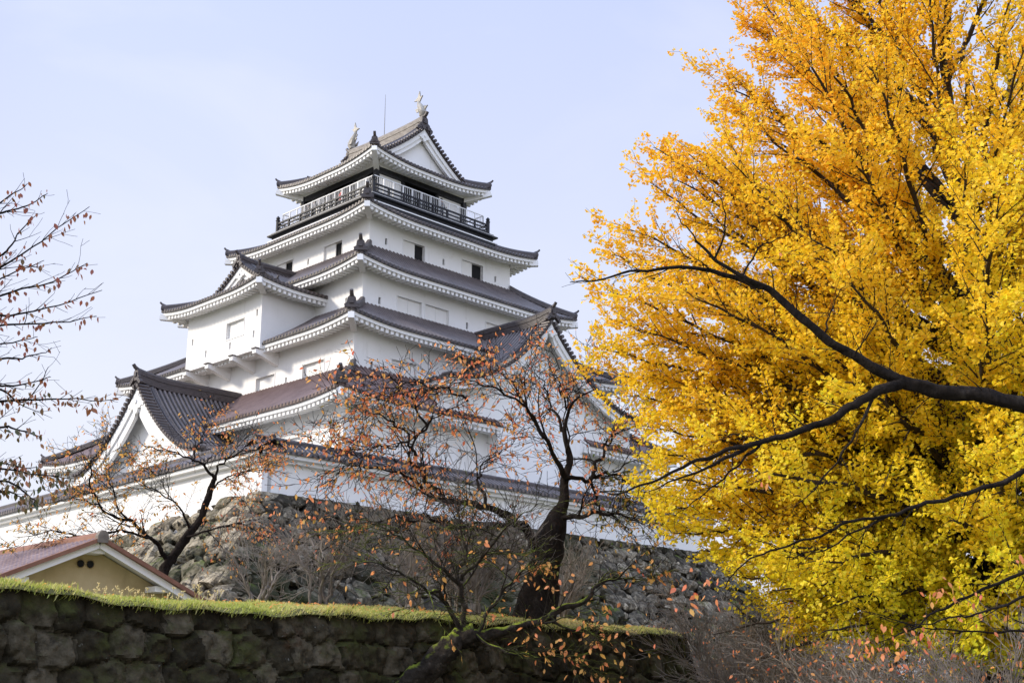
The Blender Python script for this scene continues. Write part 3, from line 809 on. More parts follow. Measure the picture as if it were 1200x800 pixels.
rails(rl, lo, hi, (33.02,), 0.10, 0.10); rails(rl, lo, hi, (32.76, 32.45), 0.08, 0.07)
n = 8
for k in range(1, n):
    c = lo + (hi - lo) * k / n
    for p in ((c, lo), (lo, c), (c, hi), (hi, c)): rl.box(p[0] - 0.055, p[0] + 0.055, p[1] - 0.055, p[1] + 0.055, 32.30, 33.02)
for a, b in (((lo, lo), (hi, lo)), ((lo, lo), (lo, hi)), ((hi, lo), (hi, hi)), ((lo, hi), (hi, hi))): rl.bar((*a, 32.44), (*b, 32.44), 0.03, 0.24)
rl.build('railing', M['dark'], balcony)
for p in ((lo, lo), (hi, lo), (lo, hi), (hi, hi)):
    pm = MB(); pm.lathe((*p, 32.25), [(0.0, 0), (0.13, 0), (0.13, 0.95), (0.16, 0.97), (0.16, 1.02), (0.09, 1.05), (0.14, 1.14), (0.12, 1.24), (0.0, 1.36)], 10)
    pm.build('railing_post', M['dark'], balcony)
sr = MB(); lo2, hi2 = 7.98, 17.72
rails(sr, lo2, hi2, (33.70,), 0.055, 0.055); rails(sr, lo2, hi2, (33.12,), 0.04, 0.04)
n = 12
for k in range(n + 1):
    c = lo2 + (hi2 - lo2) * k / n
    for p in ((c, lo2), (lo2, c), (c, hi2), (hi2, c)): sr.box(p[0] - 0.03, p[0] + 0.03, p[1] - 0.03, p[1] + 0.03, 32.30, 33.675)
for c in np.arange(lo2 + 0.1, hi2, 0.16):
    for p in ((c, lo2), (lo2, c), (c, hi2), (hi2, c)): sr.box(p[0] - 0.009, p[0] + 0.009, p[1] - 0.009, p[1] + 0.009, 32.35, 33.68)
sr.build('safety_rail', M['white_metal'], balcony)

x0, x1, y0, y1 = T5
cw = MB()
cw.box(x0 + 0.35, x1 - 0.35, y0 + 0.35, y1 - 0.35, 32.3, 34.9)
room = cw.build('top_room', M['hole'], keep)
fr = MB()
for a, b in (((x0, y0), (x1, y0)), ((x0, y0), (x0, y1)), ((x1, y0), (x1, y1)), ((x0, y1), (x1, y1))):
    fr.bar((*a, 34.72), (*b, 34.72), 0.22, 0.40); fr.bar((*a, 32.38), (*b, 32.38), 0.2, 0.16)
for p in ((x0, y0), (x1, y0), (x0, y1), (x1, y1)): fr.box(p[0] - 0.15, p[0] + 0.15, p[1] - 0.15, p[1] + 0.15, 32.3, 34.9)
for c in (11.2, 14.25):
    for p in ((c, y0 + 0.06), (x0 + 0.06, c)): fr.box(p[0] - 0.1, p[0] + 0.1, p[1] - 0.1, p[1] + 0.1, 32.3, 34.6)
fr.build('timber_frame', M['dark'], room)
for T_, spans in ((Tside(T5, 'S'), ((9.08, 11.1), (14.35, 16.52))), (Tside(T5, 'W'), ((9.9, 11.1), (13.95, 15.9)))):
    for a, b in spans:
        sh = MB(); panel(sh, T_, a, b, 32.46, 34.50, 0.10, 0.16); sh.build('sliding_panel', M['panel'], room)

# top roof ---------------------------------------------------------------
def irimoya(T, W, ya, yb, gya, gyb, verge, zo, H, lift, soff_in, soff_z, wallz, parent, m='tile', hips=('a', 'b'), RL=4.0, pale=False, orn=0.7, fronts=('a',)):
    """hip-and-gable roof. T(x,y,z): x across the ridge, y along it. Eave at |x|=W and y=ya / yb; gable planes at gya, gyb"""
    rf = MB(); ev = MB(); dn = MB()
    pr = lambda t: 0.62 * t + 0.38 * t * t
    TV = lambda P: np.array([T(*p) for p in P.reshape(-1, 3)]).reshape(P.shape)
    def LFy(y):
        r_ = 0 * y
        if 'a' in hips: r_ = np.maximum(r_, np.clip(1 - (y - ya) / RL, 0, 1) ** 2)
        if 'b' in hips: r_ = np.maximum(r_, np.clip(1 - (yb - y) / RL, 0, 1) ** 2)
        return lift * r_
    LFx = lambda x: lift * np.clip(1 - (W - np.abs(x)) / RL, 0, 1) ** 2
    va = gya - verge if 'a' in hips else gya; vb = gyb + verge if 'b' in hips else yb
    ends = []
    if 'a' in hips: ends.append((ya, va, 1))
    if 'b' in hips: ends.append((vb, yb, -1))
    tt = np.linspace(0, 1, 14)
    for sx in (-1, 1):
        for kind, (a, b) in [('main', (va, vb))] + [('end', (e_[0], e_[1])) for e_ in ends]:
            y, h = roll_samples(a, b)
            if kind == 'main': dm = np.full_like(y, W)
            else: dm = np.clip(np.minimum(y - ya if 'a' in hips else 1e9, yb - y if 'b' in hips else 1e9), 0, W)
            d = dm[:, None] * tt[None]
            z = zo + H * pr(d / W) + LFy(y)[:, None] * np.clip(1 - d / 2.4, 0, 1) ** 1.5 + h[:, None] * np.clip(dm / 0.3, 0, 1)[:, None]
            G = np.stack([sx * (W - d), y[:, None] + 0 * d, z], -1)
            pre = [np.stack([sx * (W - o_) + 0 * y, np.clip(y, (ya + o_) if 'a' in hips else -1e9, (yb - o_) if 'b' in hips else 1e9), zo + LFy(y) - 0.10], -1) for o_ in (0.12, 0.0)]
            rf.grid(TV(np.concatenate([np.stack(pre, 1), G], 1)), 0, 'rolls')
        # eave underside
        y, h = roll_samples(ya, yb)
        def st(off, dz, zabs=None):
            yy = np.clip(y, (ya + off) if 'a' in hips else -1e9, (yb - off) if 'b' in hips else 1e9)
            return np.stack([sx * (W - off) + 0 * yy, yy, (zo + LFy(yy) + dz) if zabs is None else zabs + 0 * yy], -1)
        ev.grid(TV(np.stack([st(0.12, -0.098), st(0.10, -0.11), st(0.10, -0.31), st(0.26, -0.31), st(0.27, -0.36), st(0.8, -0.31), st(soff_in, 0, soff_z)], 1)))
        for c in np.arange(ya + 0.5, yb - 0.4, 0.36):
            zc = zo + LFy(np.array([c]))[0]
            q = [T(sx * (W - d_), c + s2 * 0.095, zc + zz) for d_, zz in ((0.17, -0.311), (0.17, -0.52), (0.85, -0.46), (0.85, -0.31)) for s2 in (-1, 1)]
            dn.add(q, [(0, 2, 3, 1), (2, 4, 5, 3), (4, 6, 7, 5), (0, 6, 4, 2), (1, 3, 5, 7)])
        n = int((yb - ya) / ROLL)
        for c in ya + (yb - ya) / n * (np.arange(n) + 0.5):
            zc = zo + LFy(np.array([c]))[0] + 0.012
            rf.add([T(sx * (W + 0.02), c + 0.095 * math.cos(k), zc + 0.095 * math.sin(k)) for k in np.arange(8) * math.pi / 4], np.arange(8))
    for e_ in ends:
        ye, gv, sg = (e_[0], gya, 1) if e_[2] == 1 else (e_[1], gyb, -1)
        x, h = roll_samples(-W, W)
        dm = np.minimum(abs(gv - ye), W - np.abs(x)); d = np.clip(dm, 0, W)[:, None] * tt[None]
        z = zo + H * pr(d / W) + LFx(x)[:, None] * np.clip(1 - d / 2.4, 0, 1) ** 1.5 + h[:, None] * np.clip(dm / 0.3, 0, 1)[:, None]
        G = np.stack([x[:, None] + 0 * d, ye + sg * d, z], -1)
        pre = [np.stack([np.clip(x, -W + o_, W - o_), ye + sg * o_ + 0 * x, zo + LFx(x) - 0.10], -1) for o_ in (0.12, 0.0)]
        rf.grid(TV(np.concatenate([np.stack(pre, 1), G], 1)), 0, 'rolls')
        def sx_(off, dz, zabs=None):
            xx = np.clip(x, -W + off, W - off)
            return np.stack([xx, ye + sg * off + 0 * xx, (zo + LFx(xx) + dz) if zabs is None else zabs + 0 * xx], -1)
        ev.grid(TV(np.stack([sx_(0.12, -0.098), sx_(0.10, -0.11), sx_(0.10, -0.31), sx_(0.26, -0.31), sx_(0.27, -0.36), sx_(0.8, -0.31), sx_(soff_in, 0, soff_z)], 1)))
        for c in np.arange(-W + 0.5, W - 0.4, 0.36):
            zc = zo + LFx(np.array([c]))[0]
            q = [T(c + s2 * 0.095, ye + sg * d_, zc + zz) for d_, zz in ((0.17, -0.311), (0.17, -0.52), (0.85, -0.46), (0.85, -0.31)) for s2 in (-1, 1)]
            dn.add(q, [(0, 2, 3, 1), (2, 4, 5, 3), (4, 6, 7, 5), (0, 6, 4, 2), (1, 3, 5, 7)])
        n = int(2 * W / ROLL)
        for c in -W + 2 * W / n * (np.arange(n) + 0.5):
            zc = zo + LFx(np.array([c]))[0] + 0.012
            rf.add([T(c + 0.095 * math.cos(k), ye - sg * 0.02, zc + 0.095 * math.sin(k)) for k in np.arange(8) * math.pi / 4], np.arange(8))
    root = rf.build('roof', M[m], parent, smooth=True, sharp=50)
    ev.build('eave', M['plaster'], root); dn.build('rafter_ends', M['plaster'], root)
    dvec = lambda a, b: (np.array(T(*b)) - np.array(T(*a)))
    for e_ in ends:
        ye, gv, sg = (e_[0], gya, 1) if e_[2] == 1 else (e_[1], gyb, -1)
        hd = abs(gv - ye); x_in = W - hd
        pf = lambda x: zo + H * pr((W - np.abs(x)) / W)
        gable_trim(T, x_in - 0.02, gv, sg, verge, pf, zo + H * pr(hd / W) - 0.15, root, board=0.42)
        for sx in (-1, 1):
            t = np.linspace(0.02, 1, 9); d = t * hd
            H_ = np.stack([sx * (W - d), ye + sg * d, zo + H * pr(d / W) + lift * np.clip(1 - d / 2.4, 0, 1) ** 1.5], -1)
            Hw = np.array([T(*p) for p in H_])
            hb = MB(); hb.sweep(Hw, [(-0.17, -0.02), (-0.17, 0.26), (-0.09, 0.36), (0.09, 0.36), (0.17, 0.26), (0.17, -0.02)]); hb.build('hip_ridge', M['ridge'], root)
            out = Hw[0] - Hw[2]; out[2] = 0
            om = MB(); ornament(om, Hw[0] + (0, 0, 0.1), out, orn); om.build('ridge_ornament', M['ridge'], root)
            on = out / np.linalg.norm(out)
            bm_ = MB(); A = np.array(T(sx * W, ye, zo + lift - 0.42)); B = np.array(T(sx * (W - soff_in), ye + sg * soff_in, soff_z - 0.15))
            bm_.bar(A + on * 0.02, B, 0.34, 0.34); bm_.build('corner_rafter', M['plaster'], root)
            # descending ridge beside the gable
            if True:
                xx = np.linspace(0.25, x_in + 0.25, 8); yy = gv - sg * (verge - 0.75)
                Dp = np.array([T(sx * x_, yy, pf(x_) + 0.03) for x_ in xx])
                db = MB(); db.sweep(Dp, [(-0.13, -0.02), (-0.13, 0.20), (-0.07, 0.28), (0.07, 0.28), (0.13, 0.20), (0.13, -0.02)])
                om_out = Dp[-1] - Dp[-2]; om_out[2] = 0
                ornament(db, Dp[-1] + (0, 0, 0.05), om_out, 0.5)
                db.build('descending_ridge', M['ridge'], root)
    return root, pr

def gable_trim(T, xw, gy, sg, verge, pf, zb, parent, board=0.55, rolls=True):
    """rake tiles, barge boards, pendant and recessed pediment of a gable. sg=+1: the gable looks towards -y"""
    fy = gy - sg * verge
    xs_ = np.linspace(-xw, xw, 41); zz = pf(xs_)
    if rolls:
        rk = MB(); x = 0.22
        while x < xw + 0.25:
            for sx in (-1, 1):
                P = [T(sx * x, fy - sg * 0.10, pf(x) + 0.07), T(sx * x, fy + sg * 0.62, pf(x) + 0.09)]
                rk.tube(P, 0.115, 8, cap=True)
            x += 0.30 / math.sqrt(1 + ((pf(x + 0.05) - pf(x - 0.05)) / 0.1) ** 2)
        und = [(x_, z_ - 0.005) for x_, z_ in zip(xs_, zz)] + [(x_, z_ - 0.14) for x_, z_ in zip(xs_[::-1], zz[::-1])]
        G = np.array([[T(x_, fy + sg * dy, z_ + dz) for dy, dz in ((0.55, -0.02), (0.0, -0.01), (0.0, -0.13), (0.55, -0.13))] for x_, z_ in zip(xs_, zz)])
        rk.grid(G)
        rk.build('rake_tiles', M['tile'], parent, smooth=True, sharp=50)
    bb = MB()
    for dy0, dy1, o0, o1 in ((0.10, 0.26, 0.132, 0.132 + board * 0.62), (0.20, 0.40, 0.132 + board * 0.60, 0.132 + board * 1.25)):
        sl = np.sqrt(1 + np.gradient(zz, xs_) ** 2); sl = np.minimum(sl, 1.9)
        up_, lw = zz - o0 * sl, zz - o1 * sl
        G = np.array([[T(x_, fy + sg * dy0, a_), T(x_, fy + sg * dy0, b_), T(x_, fy + sg * dy1, b_), T(x_, fy + sg * dy1, a_), T(x_, fy + sg * dy0, a_)] for x_, a_, b_ in zip(xs_, up_, lw)])
        bb.grid(G)
    bb.build('barge_board', M['plaster'], parent)
    pd = MB(); K = len(xs_)
    top = [T(x_, gy, z_ - 0.05) for x_, z_ in zip(xs_, zz)]; bot = [T(x_, gy, min(zb, z_ - 0.06)) for x_, z_ in zip(xs_, zz)]
    pd.grid(np.stack([np.array(top), np.array(bot)], 1)); 
    sf = np.array([[T(x_, gy, z_ - 0.14), T(x_, fy + sg * 0.3, z_ - 0.14)] for x_, z_ in zip(xs_, zz)]); pd.grid(sf)
    pd.build('pediment', M['plaster'], parent)
    z0 = pf(0) - 0.14 - board * 1.05; s = board / 0.55
    pn = MB()
    half = [(0.0, 0.25), (0.14, 0.20), (0.22, 0.02), (0.38, -0.02), (0.50, -0.16), (0.66, -0.22), (0.60, -0.36), (0.42, -0.34), (0.34, -0.44), (0.20, -0.42), (0.14, -0.60), (0.0, -0.68)]
    poly = half + [(-x_, z_) for x_, z_ in half[-2:0:-1]]
    pn.prism([(x_ * s, z0 + z_ * s) for x_, z_ in poly], T, fy + sg * 0.05, fy + sg * 0.19)
    pn.tube([T(0, fy + sg * 0.06, z0 - 0.12 * s), T(0, fy - sg * 0.02, z0 - 0.12 * s)], 0.11 * s, 10, cap=True)
    pn.build('gable_pendant', M['plaster'], parent)

def main_ridge(T, ya, yb, z, parent, m='ridge', hgt=0.62, wd=0.34, lift_a=0.25, lift_b=0.25, ends=('a', 'b'), oscale=1.0):
    ys_ = np.linspace(ya, yb, 25); t = np.linspace(0, 1, 25)
    zz = z + lift_a * np.clip(1 - t / 0.35, 0, 1) ** 2 + lift_b * np.clip(1 - (1 - t) / 0.35, 0, 1) ** 2
    P = np.array([T(0, y_, z_) for y_, z_ in zip(ys_, zz)])
    mb = MB(); h = wd / 2
    sec = [(-h - .05, -0.15), (-h - .05, 0.10), (-h, 0.12), (-h, hgt * 0.40), (-h - .03, hgt * .42), (-h - .03, hgt * .5), (-h, hgt * .52), (-h, hgt * 0.8), (-h * 0.6, hgt), (h * 0.6, hgt), (h, hgt * 0.8), (h, hgt * .52), (h + .03, hgt * .5), (h + .03, hgt * .42), (h, hgt * .40), (h, 0.12), (h + .05, 0.10), (h + .05, -0.15)]
    mb.sweep(P, sec)
    r_ = mb.build('main_ridge', M[m], parent)
    for e_ in ends:
        p = P[0] if e_ == 'a' else P[-1]; o_ = (P[0] - P[1]) if e_ == 'a' else (P[-1] - P[-2]); o_[2] = 0
        om = MB(); s = oscale
        p = p + (0, 0, 0.02); ornament(om, p, o_, 1.15 * s)
        o_ /= np.linalg.norm(o_); sdv = np.array([o_[1], -o_[0], 0])
        for sx in (-1, 1):
            for q in range(3):      # scroll fins at the foot
                om.tube([p + sdv * sx * (0.30 + 0.14 * q) * s + np.array([0, 0, (-0.05 - 0.13 * q) * s]) - o_ * 0.08, p + sdv * sx * (0.30 + 0.14 * q) * s + np.array([0, 0, (-0.05 - 0.13 * q) * s]) + o_ * 0.12], 0.13 * s, 8, cap=True)
        om.build('ridge_ornament', M['ridge'] if m != 'ridge_pale' else M['ridge'], parent)
    return P

C5 = 12.8
R5T = lambda x, y, z: (C5 + x, y, z)
root5, pr5 = irimoya(R5T, 5.25, 7.55, 18.0, 9.15, 16.4, 0.55, 35.20, 3.74, 0.52, 1.37, 34.90, 34.9, keep, RL=4.2, orn=0.62)
P5 = main_ridge(R5T, 8.75, 16.8, 38.95, keep, m='ridge_pale', hgt=0.75, wd=0.42, lift_a=0.12, lift_b=0.12, oscale=1.0)
# large ornament on the near hip corner
om = MB(); ornament(om, (7.62, 7.62, 35.72), (-1, -1, 0), 0.85); om.build('ridge_ornament', M['ridge'], root5)
cp = MB(); cp.box(x0 - 0.12, x1 + 0.12, y0 - 0.12, y1 + 0.12, 34.885, 35.0); cp.build('ceiling', M['plaster'], root5)

def fish(p, out):
    """roof fish: head down on the ridge, body curling up, forked tail in the air"""
    p = np.asarray(p, float); out = np.asarray(out, float); sdv = np.array([out[1], -out[0], 0.0]); up = np.array([0, 0, 1.0])
    mb = MB()
    C = np.array([(0.30, 0.05), (0.38, 0.32), (0.30, 0.62), (0.10, 0.90), (-0.06, 1.15), (-0.06, 1.40)])
    Rr = [0.20, 0.28, 0.26, 0.20, 0.13, 0.06]
    mb.tube([p + out * c[0] + up * c[1] for c in C], Rr, 10, cap=True)
    T = lambda x, y, z: p + out * x + sdv * y + up * z
    mb.prism([(-0.10, 1.18), (0.02, 1.20), (0.34, 1.62), (0.12, 1.55), (0.02, 2.05), (-0.12, 1.62), (-0.50, 1.42), (-0.20, 1.36)], T, -0.05, 0.05)
    mb.prism([(0.50, 0.35), (0.86, 0.72), (0.62, 0.62), (0.60, 0.80), (0.40, 0.55)], T, -0.05, 0.05)
    mb.prism([(0.10, 0.55), (-0.24, 0.72), (-0.12, 0.86), (-0.30, 1.0), (0.05, 0.95)], T, -0.04, 0.04)
    for sy in (-1, 1):
        T2_ = lambda x, y, z, sy=sy: p + out * x + sdv * sy * y + up * z
        mb.prism([(0.30, 0.30), (0.20, 0.50), (-0.10, 0.62), (0.05, 0.30)], T2_, 0.24, 0.30)
    f_ = mb.build('fish_ornament', M['bronze'], keep, smooth=True, sharp=35)
    return f_
fish(P5[0] + np.array([0, 0.55, 0.72]), (0, -1, 0)); fish(P5[-1] + np.array([0, -0.55, 0.72]), (0, 1, 0))
lr = MB(); lr.tube([(C5, 12.95, 39.4), (C5, 12.95, 41.0), (C5, 12.95, 42.9)], [0.035, 0.03, 0.015], 6, cap=True); lr.build('lightning_rod', M['steel'], keep)

# bay on the sunlit face ---------------------------------------------------
BW = (1.0, 4.9, 9.3, 17.2)
bay = empty('bay', parent=keep)
tier(BW, 21.22, 24.75, [('W', 11.04, 12.85, 22.3, 23.3, None, None)], [('W', 9.75, 23.35), ('W', 10.0, 22.1), ('W', 12.4, 21.85), ('W', 16.6, 22.9), ('W', 15.0, 21.85), ], bay)
bb = MB(); bb.box(1.004, 2.6, 9.304, 17.196, 21.10, 21.23); bb.build('bay_floor', M['plaster'], bay)
for c in (9.55, 11.9, 14.5, 16.95):
    b_ = MB()
    Tb = lambda x, y, z, c=c: (x, c + y, z)
    b_.prism([(0.80, 21.08), (0.80, 20.82), (1.2, 20.72), (2.46, 20.30), (2.46, 21.08)], Tb, -0.17, 0.17)
    br = b_.build('bracket', M['plaster'], bay)
    b2 = MB(); b2.box(0.72, 1.15, c - 0.22, c + 0.22, 21.085, 21.15); b2.build('bracket_cap', M['tile'], br)
BT = lambda x, y, z: (y, 13.35 + x, z)
rootb, prb = irimoya(BT, 5.3, -0.15, 7.0, 2.35, 7.0, 0.45, 24.78, 2.72, 0.34, 1.15, 24.68, 24.7, bay, hips=('a',), RL=3.6, orn=0.6)
main_ridge(BT, 1.85, 6.9, 27.42, bay, hgt=0.55, lift_a=0.18, lift_b=0.0, ends=('a',), oscale=0.75)
bo = MB(); ornament(bo, (-0.1, 8.12, 25.25), (-1, -1, 0), 0.8); bo.build('ridge_ornament', M['ridge'], rootb)

# large gables over the first storey ------------------------------------------
def big_gable(T, W, H, zf, p, fy, back, gy, zbase, ridge_lift, parent, board, cut=None):
    pf = lambda x: zf + H * np.clip(1 - np.abs(x) / W, 0, 1) ** p
    rf = MB(); ys_, h = roll_samples(fy, back)
    for sx in (-1, 1):
        d = np.linspace(0, W, 16); z = pf(d)
        G = np.array([[T(sx * d_, y_, z_ + h_) for d_, z_ in zip(d, z)] + [T(sx * W, y_, zf - 0.12), T(sx * (W - 0.15), y_, zf - 0.12)] for y_, h_ in zip(ys_, h)])
        rf.grid(G, 0, 'rolls')
        n = int((back - fy) / ROLL)
        for c in fy + (back - fy) / n * (np.arange(n) + 0.5):
            rf.add([T(sx * (W + 0.02), c + 0.1 * math.cos(k), zf + 0.01 + 0.1 * math.sin(k)) for k in np.arange(8) * math.pi / 4], np.arange(8))
    g_ = rf.build('gable_roof', M['tile'], parent, smooth=True, sharp=50)
    gable_trim(T, W - 0.05, gy, 1, gy - fy, pf, zbase, g_, board)
    for sx in (-1, 1):
        ev = MB()
        G = np.array([[T(sx * (W - 0.12), y_, zf - 0.122), T(sx * (W - 0.12), y_, zf - 0.32), T(sx * (W - 0.5), y_, zf - 0.34), T(sx * (W - 1.5), y_, zf + 0.05)] for y_ in (fy + 0.3, back)])
        ev.grid(G)
        ev.build('eave', M['plaster'], g_)
    main_ridge(T, fy - 0.02, back, zf + H - 0.05, g_, hgt=0.62, wd=0.40, lift_a=ridge_lift, lift_b=0.0, ends=('a',), oscale=0.85)
    for sx in (-1, 1):
        yy = fy + 0.85
        Dp = np.array([T(sx * x_, yy, pf(x_) + 0.03) for x_ in np.linspace(0.3, W * 0.97, 14)])
        db = MB(); db.sweep(Dp, [(-0.12, -0.02), (-0.12, 0.14), (-0.07, 0.20), (0.07, 0.20), (0.12, 0.14), (0.12, -0.02)]); db.build('descending_ridge', M['ridge'], g_)
    xs_ = np.linspace(-(W - 0.7), W - 0.7, 25); inf = MB()
    poly = [(x_, pf(x_) - 0.22) for x_ in xs_] + [(W - 0.7, zf - 1.2), (-(W - 0.7), zf - 1.2)]
    inf.prism(poly, T, gy + 0.01, back - 0.3); inf.build('gable_core', M['plaster'], g_)
    return g_
# on the sunlit face: projecting wing with a sweeping gable
wing = MB(); wing.box(-3.38, 0.0, 8.75, 17.65, 10.1, 14.7); wing.build('wing_wall', M['plaster'], keep)
big_gable(lambda x, y, z: (y, 13.2 + x, z), 6.3, 4.55, 14.2, 1.70, -4.4, 2.6, -3.42, 10.1, 0.28, keep, 0.72)
# on the shaded face
big_gable(lambda x, y, z: (14.0 + x, y, z), 8.3, 4.85, 18.45, 2.05, -1.75, 4.9, -0.75, 16.4, 0.30, keep, 0.40)
sb_ = MB(); sb_.box(10.33, 17.67, -0.745, 0.0, 10.1, 18.6); sb_.build('wing_wall', M['plaster'], keep)

# ------------------------------------------------------------------ plaster wall with tiled coping round the terrace
dob = empty('boundary_wall', (KO[0], KO[1], 0), KROT)
tag(dob, 'low white plaster wall with tiled coping along the rampart edge', 'wall')
wb = MB()
LX, LY = 24.9, 40.0
wb.box(-7.35, LX, -4.25, -3.75, 10.12, 11.95)
wb.box(-7.65, -7.15, -4.25, LY, 8.2, 11.95)
rc = MB(); ecs = []
def coping(axis, a, b):
    x, h = roll_samples(a, b)
    for sx in (-1, 1):
        prof = [(0.0, 12.55), (0.35, 12.36), (0.72, 12.14), (0.84, 12.08)]
        rows = []
        for d_, z_ in prof: rows.append((d_, z_, 1))
        rows += [(0.84, 11.97, 0), (0.70, 11.97, 0)]
        c0 = -4.0 if axis == 'x' else -7.4
        G = np.array([[((x_, c0 + sx * d_, z_ + h_ * f_) if axis == 'x' else (c0 + sx * d_, x_, z_ + h_ * f_)) for d_, z_, f_ in rows] for x_, h_ in zip(x, h)])
        rc.grid(G, 0, 'rolls')
        e_ = np.array([[((x_, c0 + sx * d_, z_) if axis == 'x' else (c0 + sx * d_, x_, z_)) for d_, z_ in ((0.72, 11.972), (0.72, 11.80), (0.50, 11.76), (0.50, 11.62), (0.24, 11.60))] for x_ in (a + 0.1, b - 0.1)])
        ec = MB(); ec.grid(e_); ecs.append(ec)
coping('x', -8.1, LX + 0.5); coping('y', -4.7, LY)
def fall(mb):
    for V in mb.V:
        k = V[:, 0] < -6.0
        V[k, 2] -= 0.016 * np.clip(V[k, 1] + 3.0, 0, 60)
fall(rc)
for ec in ecs: fall(ec)
cpo = rc.build('coping_roof', M['tile'], dob, smooth=True, sharp=50)
for ec in ecs: ec.build('eave', M['plaster'], dob)
cr = MB()
cr.sweep(np.array([(x_, -4.0, 12.5) for x_ in np.linspace(-8.0, LX + 0.5, 20)]), [(-0.15, 0), (-0.15, 0.2), (-0.08, 0.28), (0.08, 0.28), (0.15, 0.2), (0.15, 0)])
cr.sweep(np.array([(-7.4, y_, 12.5) for y_ in np.linspace(-4.6, LY, 20)]), [(-0.15, 0), (-0.15, 0.2), (-0.08, 0.28), (0.08, 0.28), (0.15, 0.2), (0.15, 0)])
fall(cr); fall(wb)
wo = wb.build('wall', M['plaster'], dob)
cr.build('crest', M['ridge'], cpo)

# ------------------------------------------------------------------ ochre hut with a red-brown tiled roof
hut = empty('hut', (*toW(-19.96, -13.9, 0)[:2], 0), KROT)
tag(hut, 'small ochre hut with red-brown tiled gable roof behind the grass bank', 'hut')
hw, hz, he = 4.4, 6.30, 4.35          # half span, ridge, eave heights
sl = (hz - he) / hw
hb = MB(); HL = 10.0
hb.box(-2.9, 2.9, 0.75, HL, 0, he + 0.2)
hb.prism([(-2.9, he + 0.19), (2.9, he + 0.19), (2.9, hz - 2.9 * sl - 0.16), (0, hz - 0.16), (-2.9, hz - 2.9 * sl - 0.16)], lambda x, y, z: (x, y, z), 0.75, 0.95)
hwall = hb.build('wall', M['yellow'], hut)
for vx in (-0.22, 0.10):
    vb = MB(); vb.tube([(vx, 0.70, 5.60), (vx, 0.78, 5.60)], 0.105, 14, cap=True); vo = vb.build('vent', M['hole'], hut)
    vr = MB(); vr.tube([(vx, 0.69, 5.60), (vx, 0.745, 5.60)], 0.125, 14); vr.build('vent_rim', M['yellow'], vo)
rt = MB()
for sx in (-1, 1):
    n = 40
    ysr = np.linspace(0, HL + 0.4, n * 4 + 1); ph = np.arange(n * 4 + 1) % 4; hh = np.array([0.0, 0.055, 0.075, 0.03])[ph]
    rows = 18; G = []
    dd = []; zz = []
    for k in range(rows):
        d0, d1 = hw * k / rows, hw * (k + 1) / rows
        dd += [d0, d1 - 0.001]; zz += [hz - sl * d0 - 0.0, hz - sl * d1 + 0.03]
    G = np.array([[(sx * d_, y_, z_ + h_) for d_, z_ in zip(dd, zz)] + [(sx * hw, y_, he - 0.08)] for y_, h_ in zip(ysr, hh)])
    rt.grid(G)
ro = rt.build('roof', M['hut_tile'], hut)
rr_ = MB(); rr_.sweep(np.array([(0, y_, hz) for y_ in np.linspace(-0.05, HL + 0.4, 12)]), [(-0.17, -0.03), (-0.15, 0.12), (-0.07, 0.2), (0.07, 0.2), (0.15, 0.12), (0.17, -0.03)])
rr_.build('ridge', M['rust'], ro)
re = MB(); re.prism([(-0.17, -0.12), (0.17, -0.12), (0.18, 0.08), (0.13, 0.2), (0.05, 0.25), (-0.05, 0.25), (-0.13, 0.2), (-0.18, 0.08)], lambda x, y, z: (x, y, hz + z), -0.16, 0.02); re.build('ridge_end', M['bark_pale'], ro)
vg = MB(); bg_ = MB()
for sx in (-1, 1):
    vg.bar((0, -0.02, hz + 0.0), (sx * (hw + 0.05), -0.02, he - 0.02), 0.2, 0.12, up=(0, 0, 1))
    bg_.bar((sx * 0.02, 0.06, hz - 0.17), (sx * (hw - 0.1), 0.06, he - 0.15), 0.09, 0.2)
vg.build('verge', M['rust'], ro); bg_.build('barge_board', M['panel'], hut)
sfh = MB()
for sx in (-1, 1): sfh.add([(0, 0.1, hz - 0.12), (sx * hw, 0.1, he - 0.12), (sx * hw, HL, he - 0.12), (0, HL, hz - 0.12)], (0, 1, 2, 3))
for c in (-2.3, 2.3, 0): sfh.box(c - 0.25, c + 0.25, 0.15, 0.76, hz - abs(c) * sl - 0.42, hz - abs(c) * sl - 0.25)
sfh.build('soffit', M['panel'], hut)

# ------------------------------------------------------------------ vegetation
def nz(v): return v / (np.linalg.norm(v) + 1e-9)
def smooth_path(C, n, wob=0.0, seed=0):
    C = np.asarray(C, float); k = len(C)
    t = np.linspace(0, k - 1, n); i = np.clip(t.astype(int), 0, k - 2); u = (t - i)[:, None]
    p0 = C[np.clip(i - 1, 0, k - 1)]; p1 = C[i]; p2 = C[i + 1]; p3 = C[np.clip(i + 2, 0, k - 1)]
    P = 0.5 * (2 * p1 + (p2 - p0) * u + (2 * p0 - 5 * p1 + 4 * p2 - p3) * u ** 2 + (3 * p1 - p0 - 3 * p2 + p3) * u ** 3)
    if wob:
        r = np.random.default_rng(seed); q = r.normal(0, wob, P.shape); q[0] = 0; q[-1] *= 0.3
        q = (q + np.roll(q, 1, 0)) / 2; q[0] = 0; P = P + q
    return P

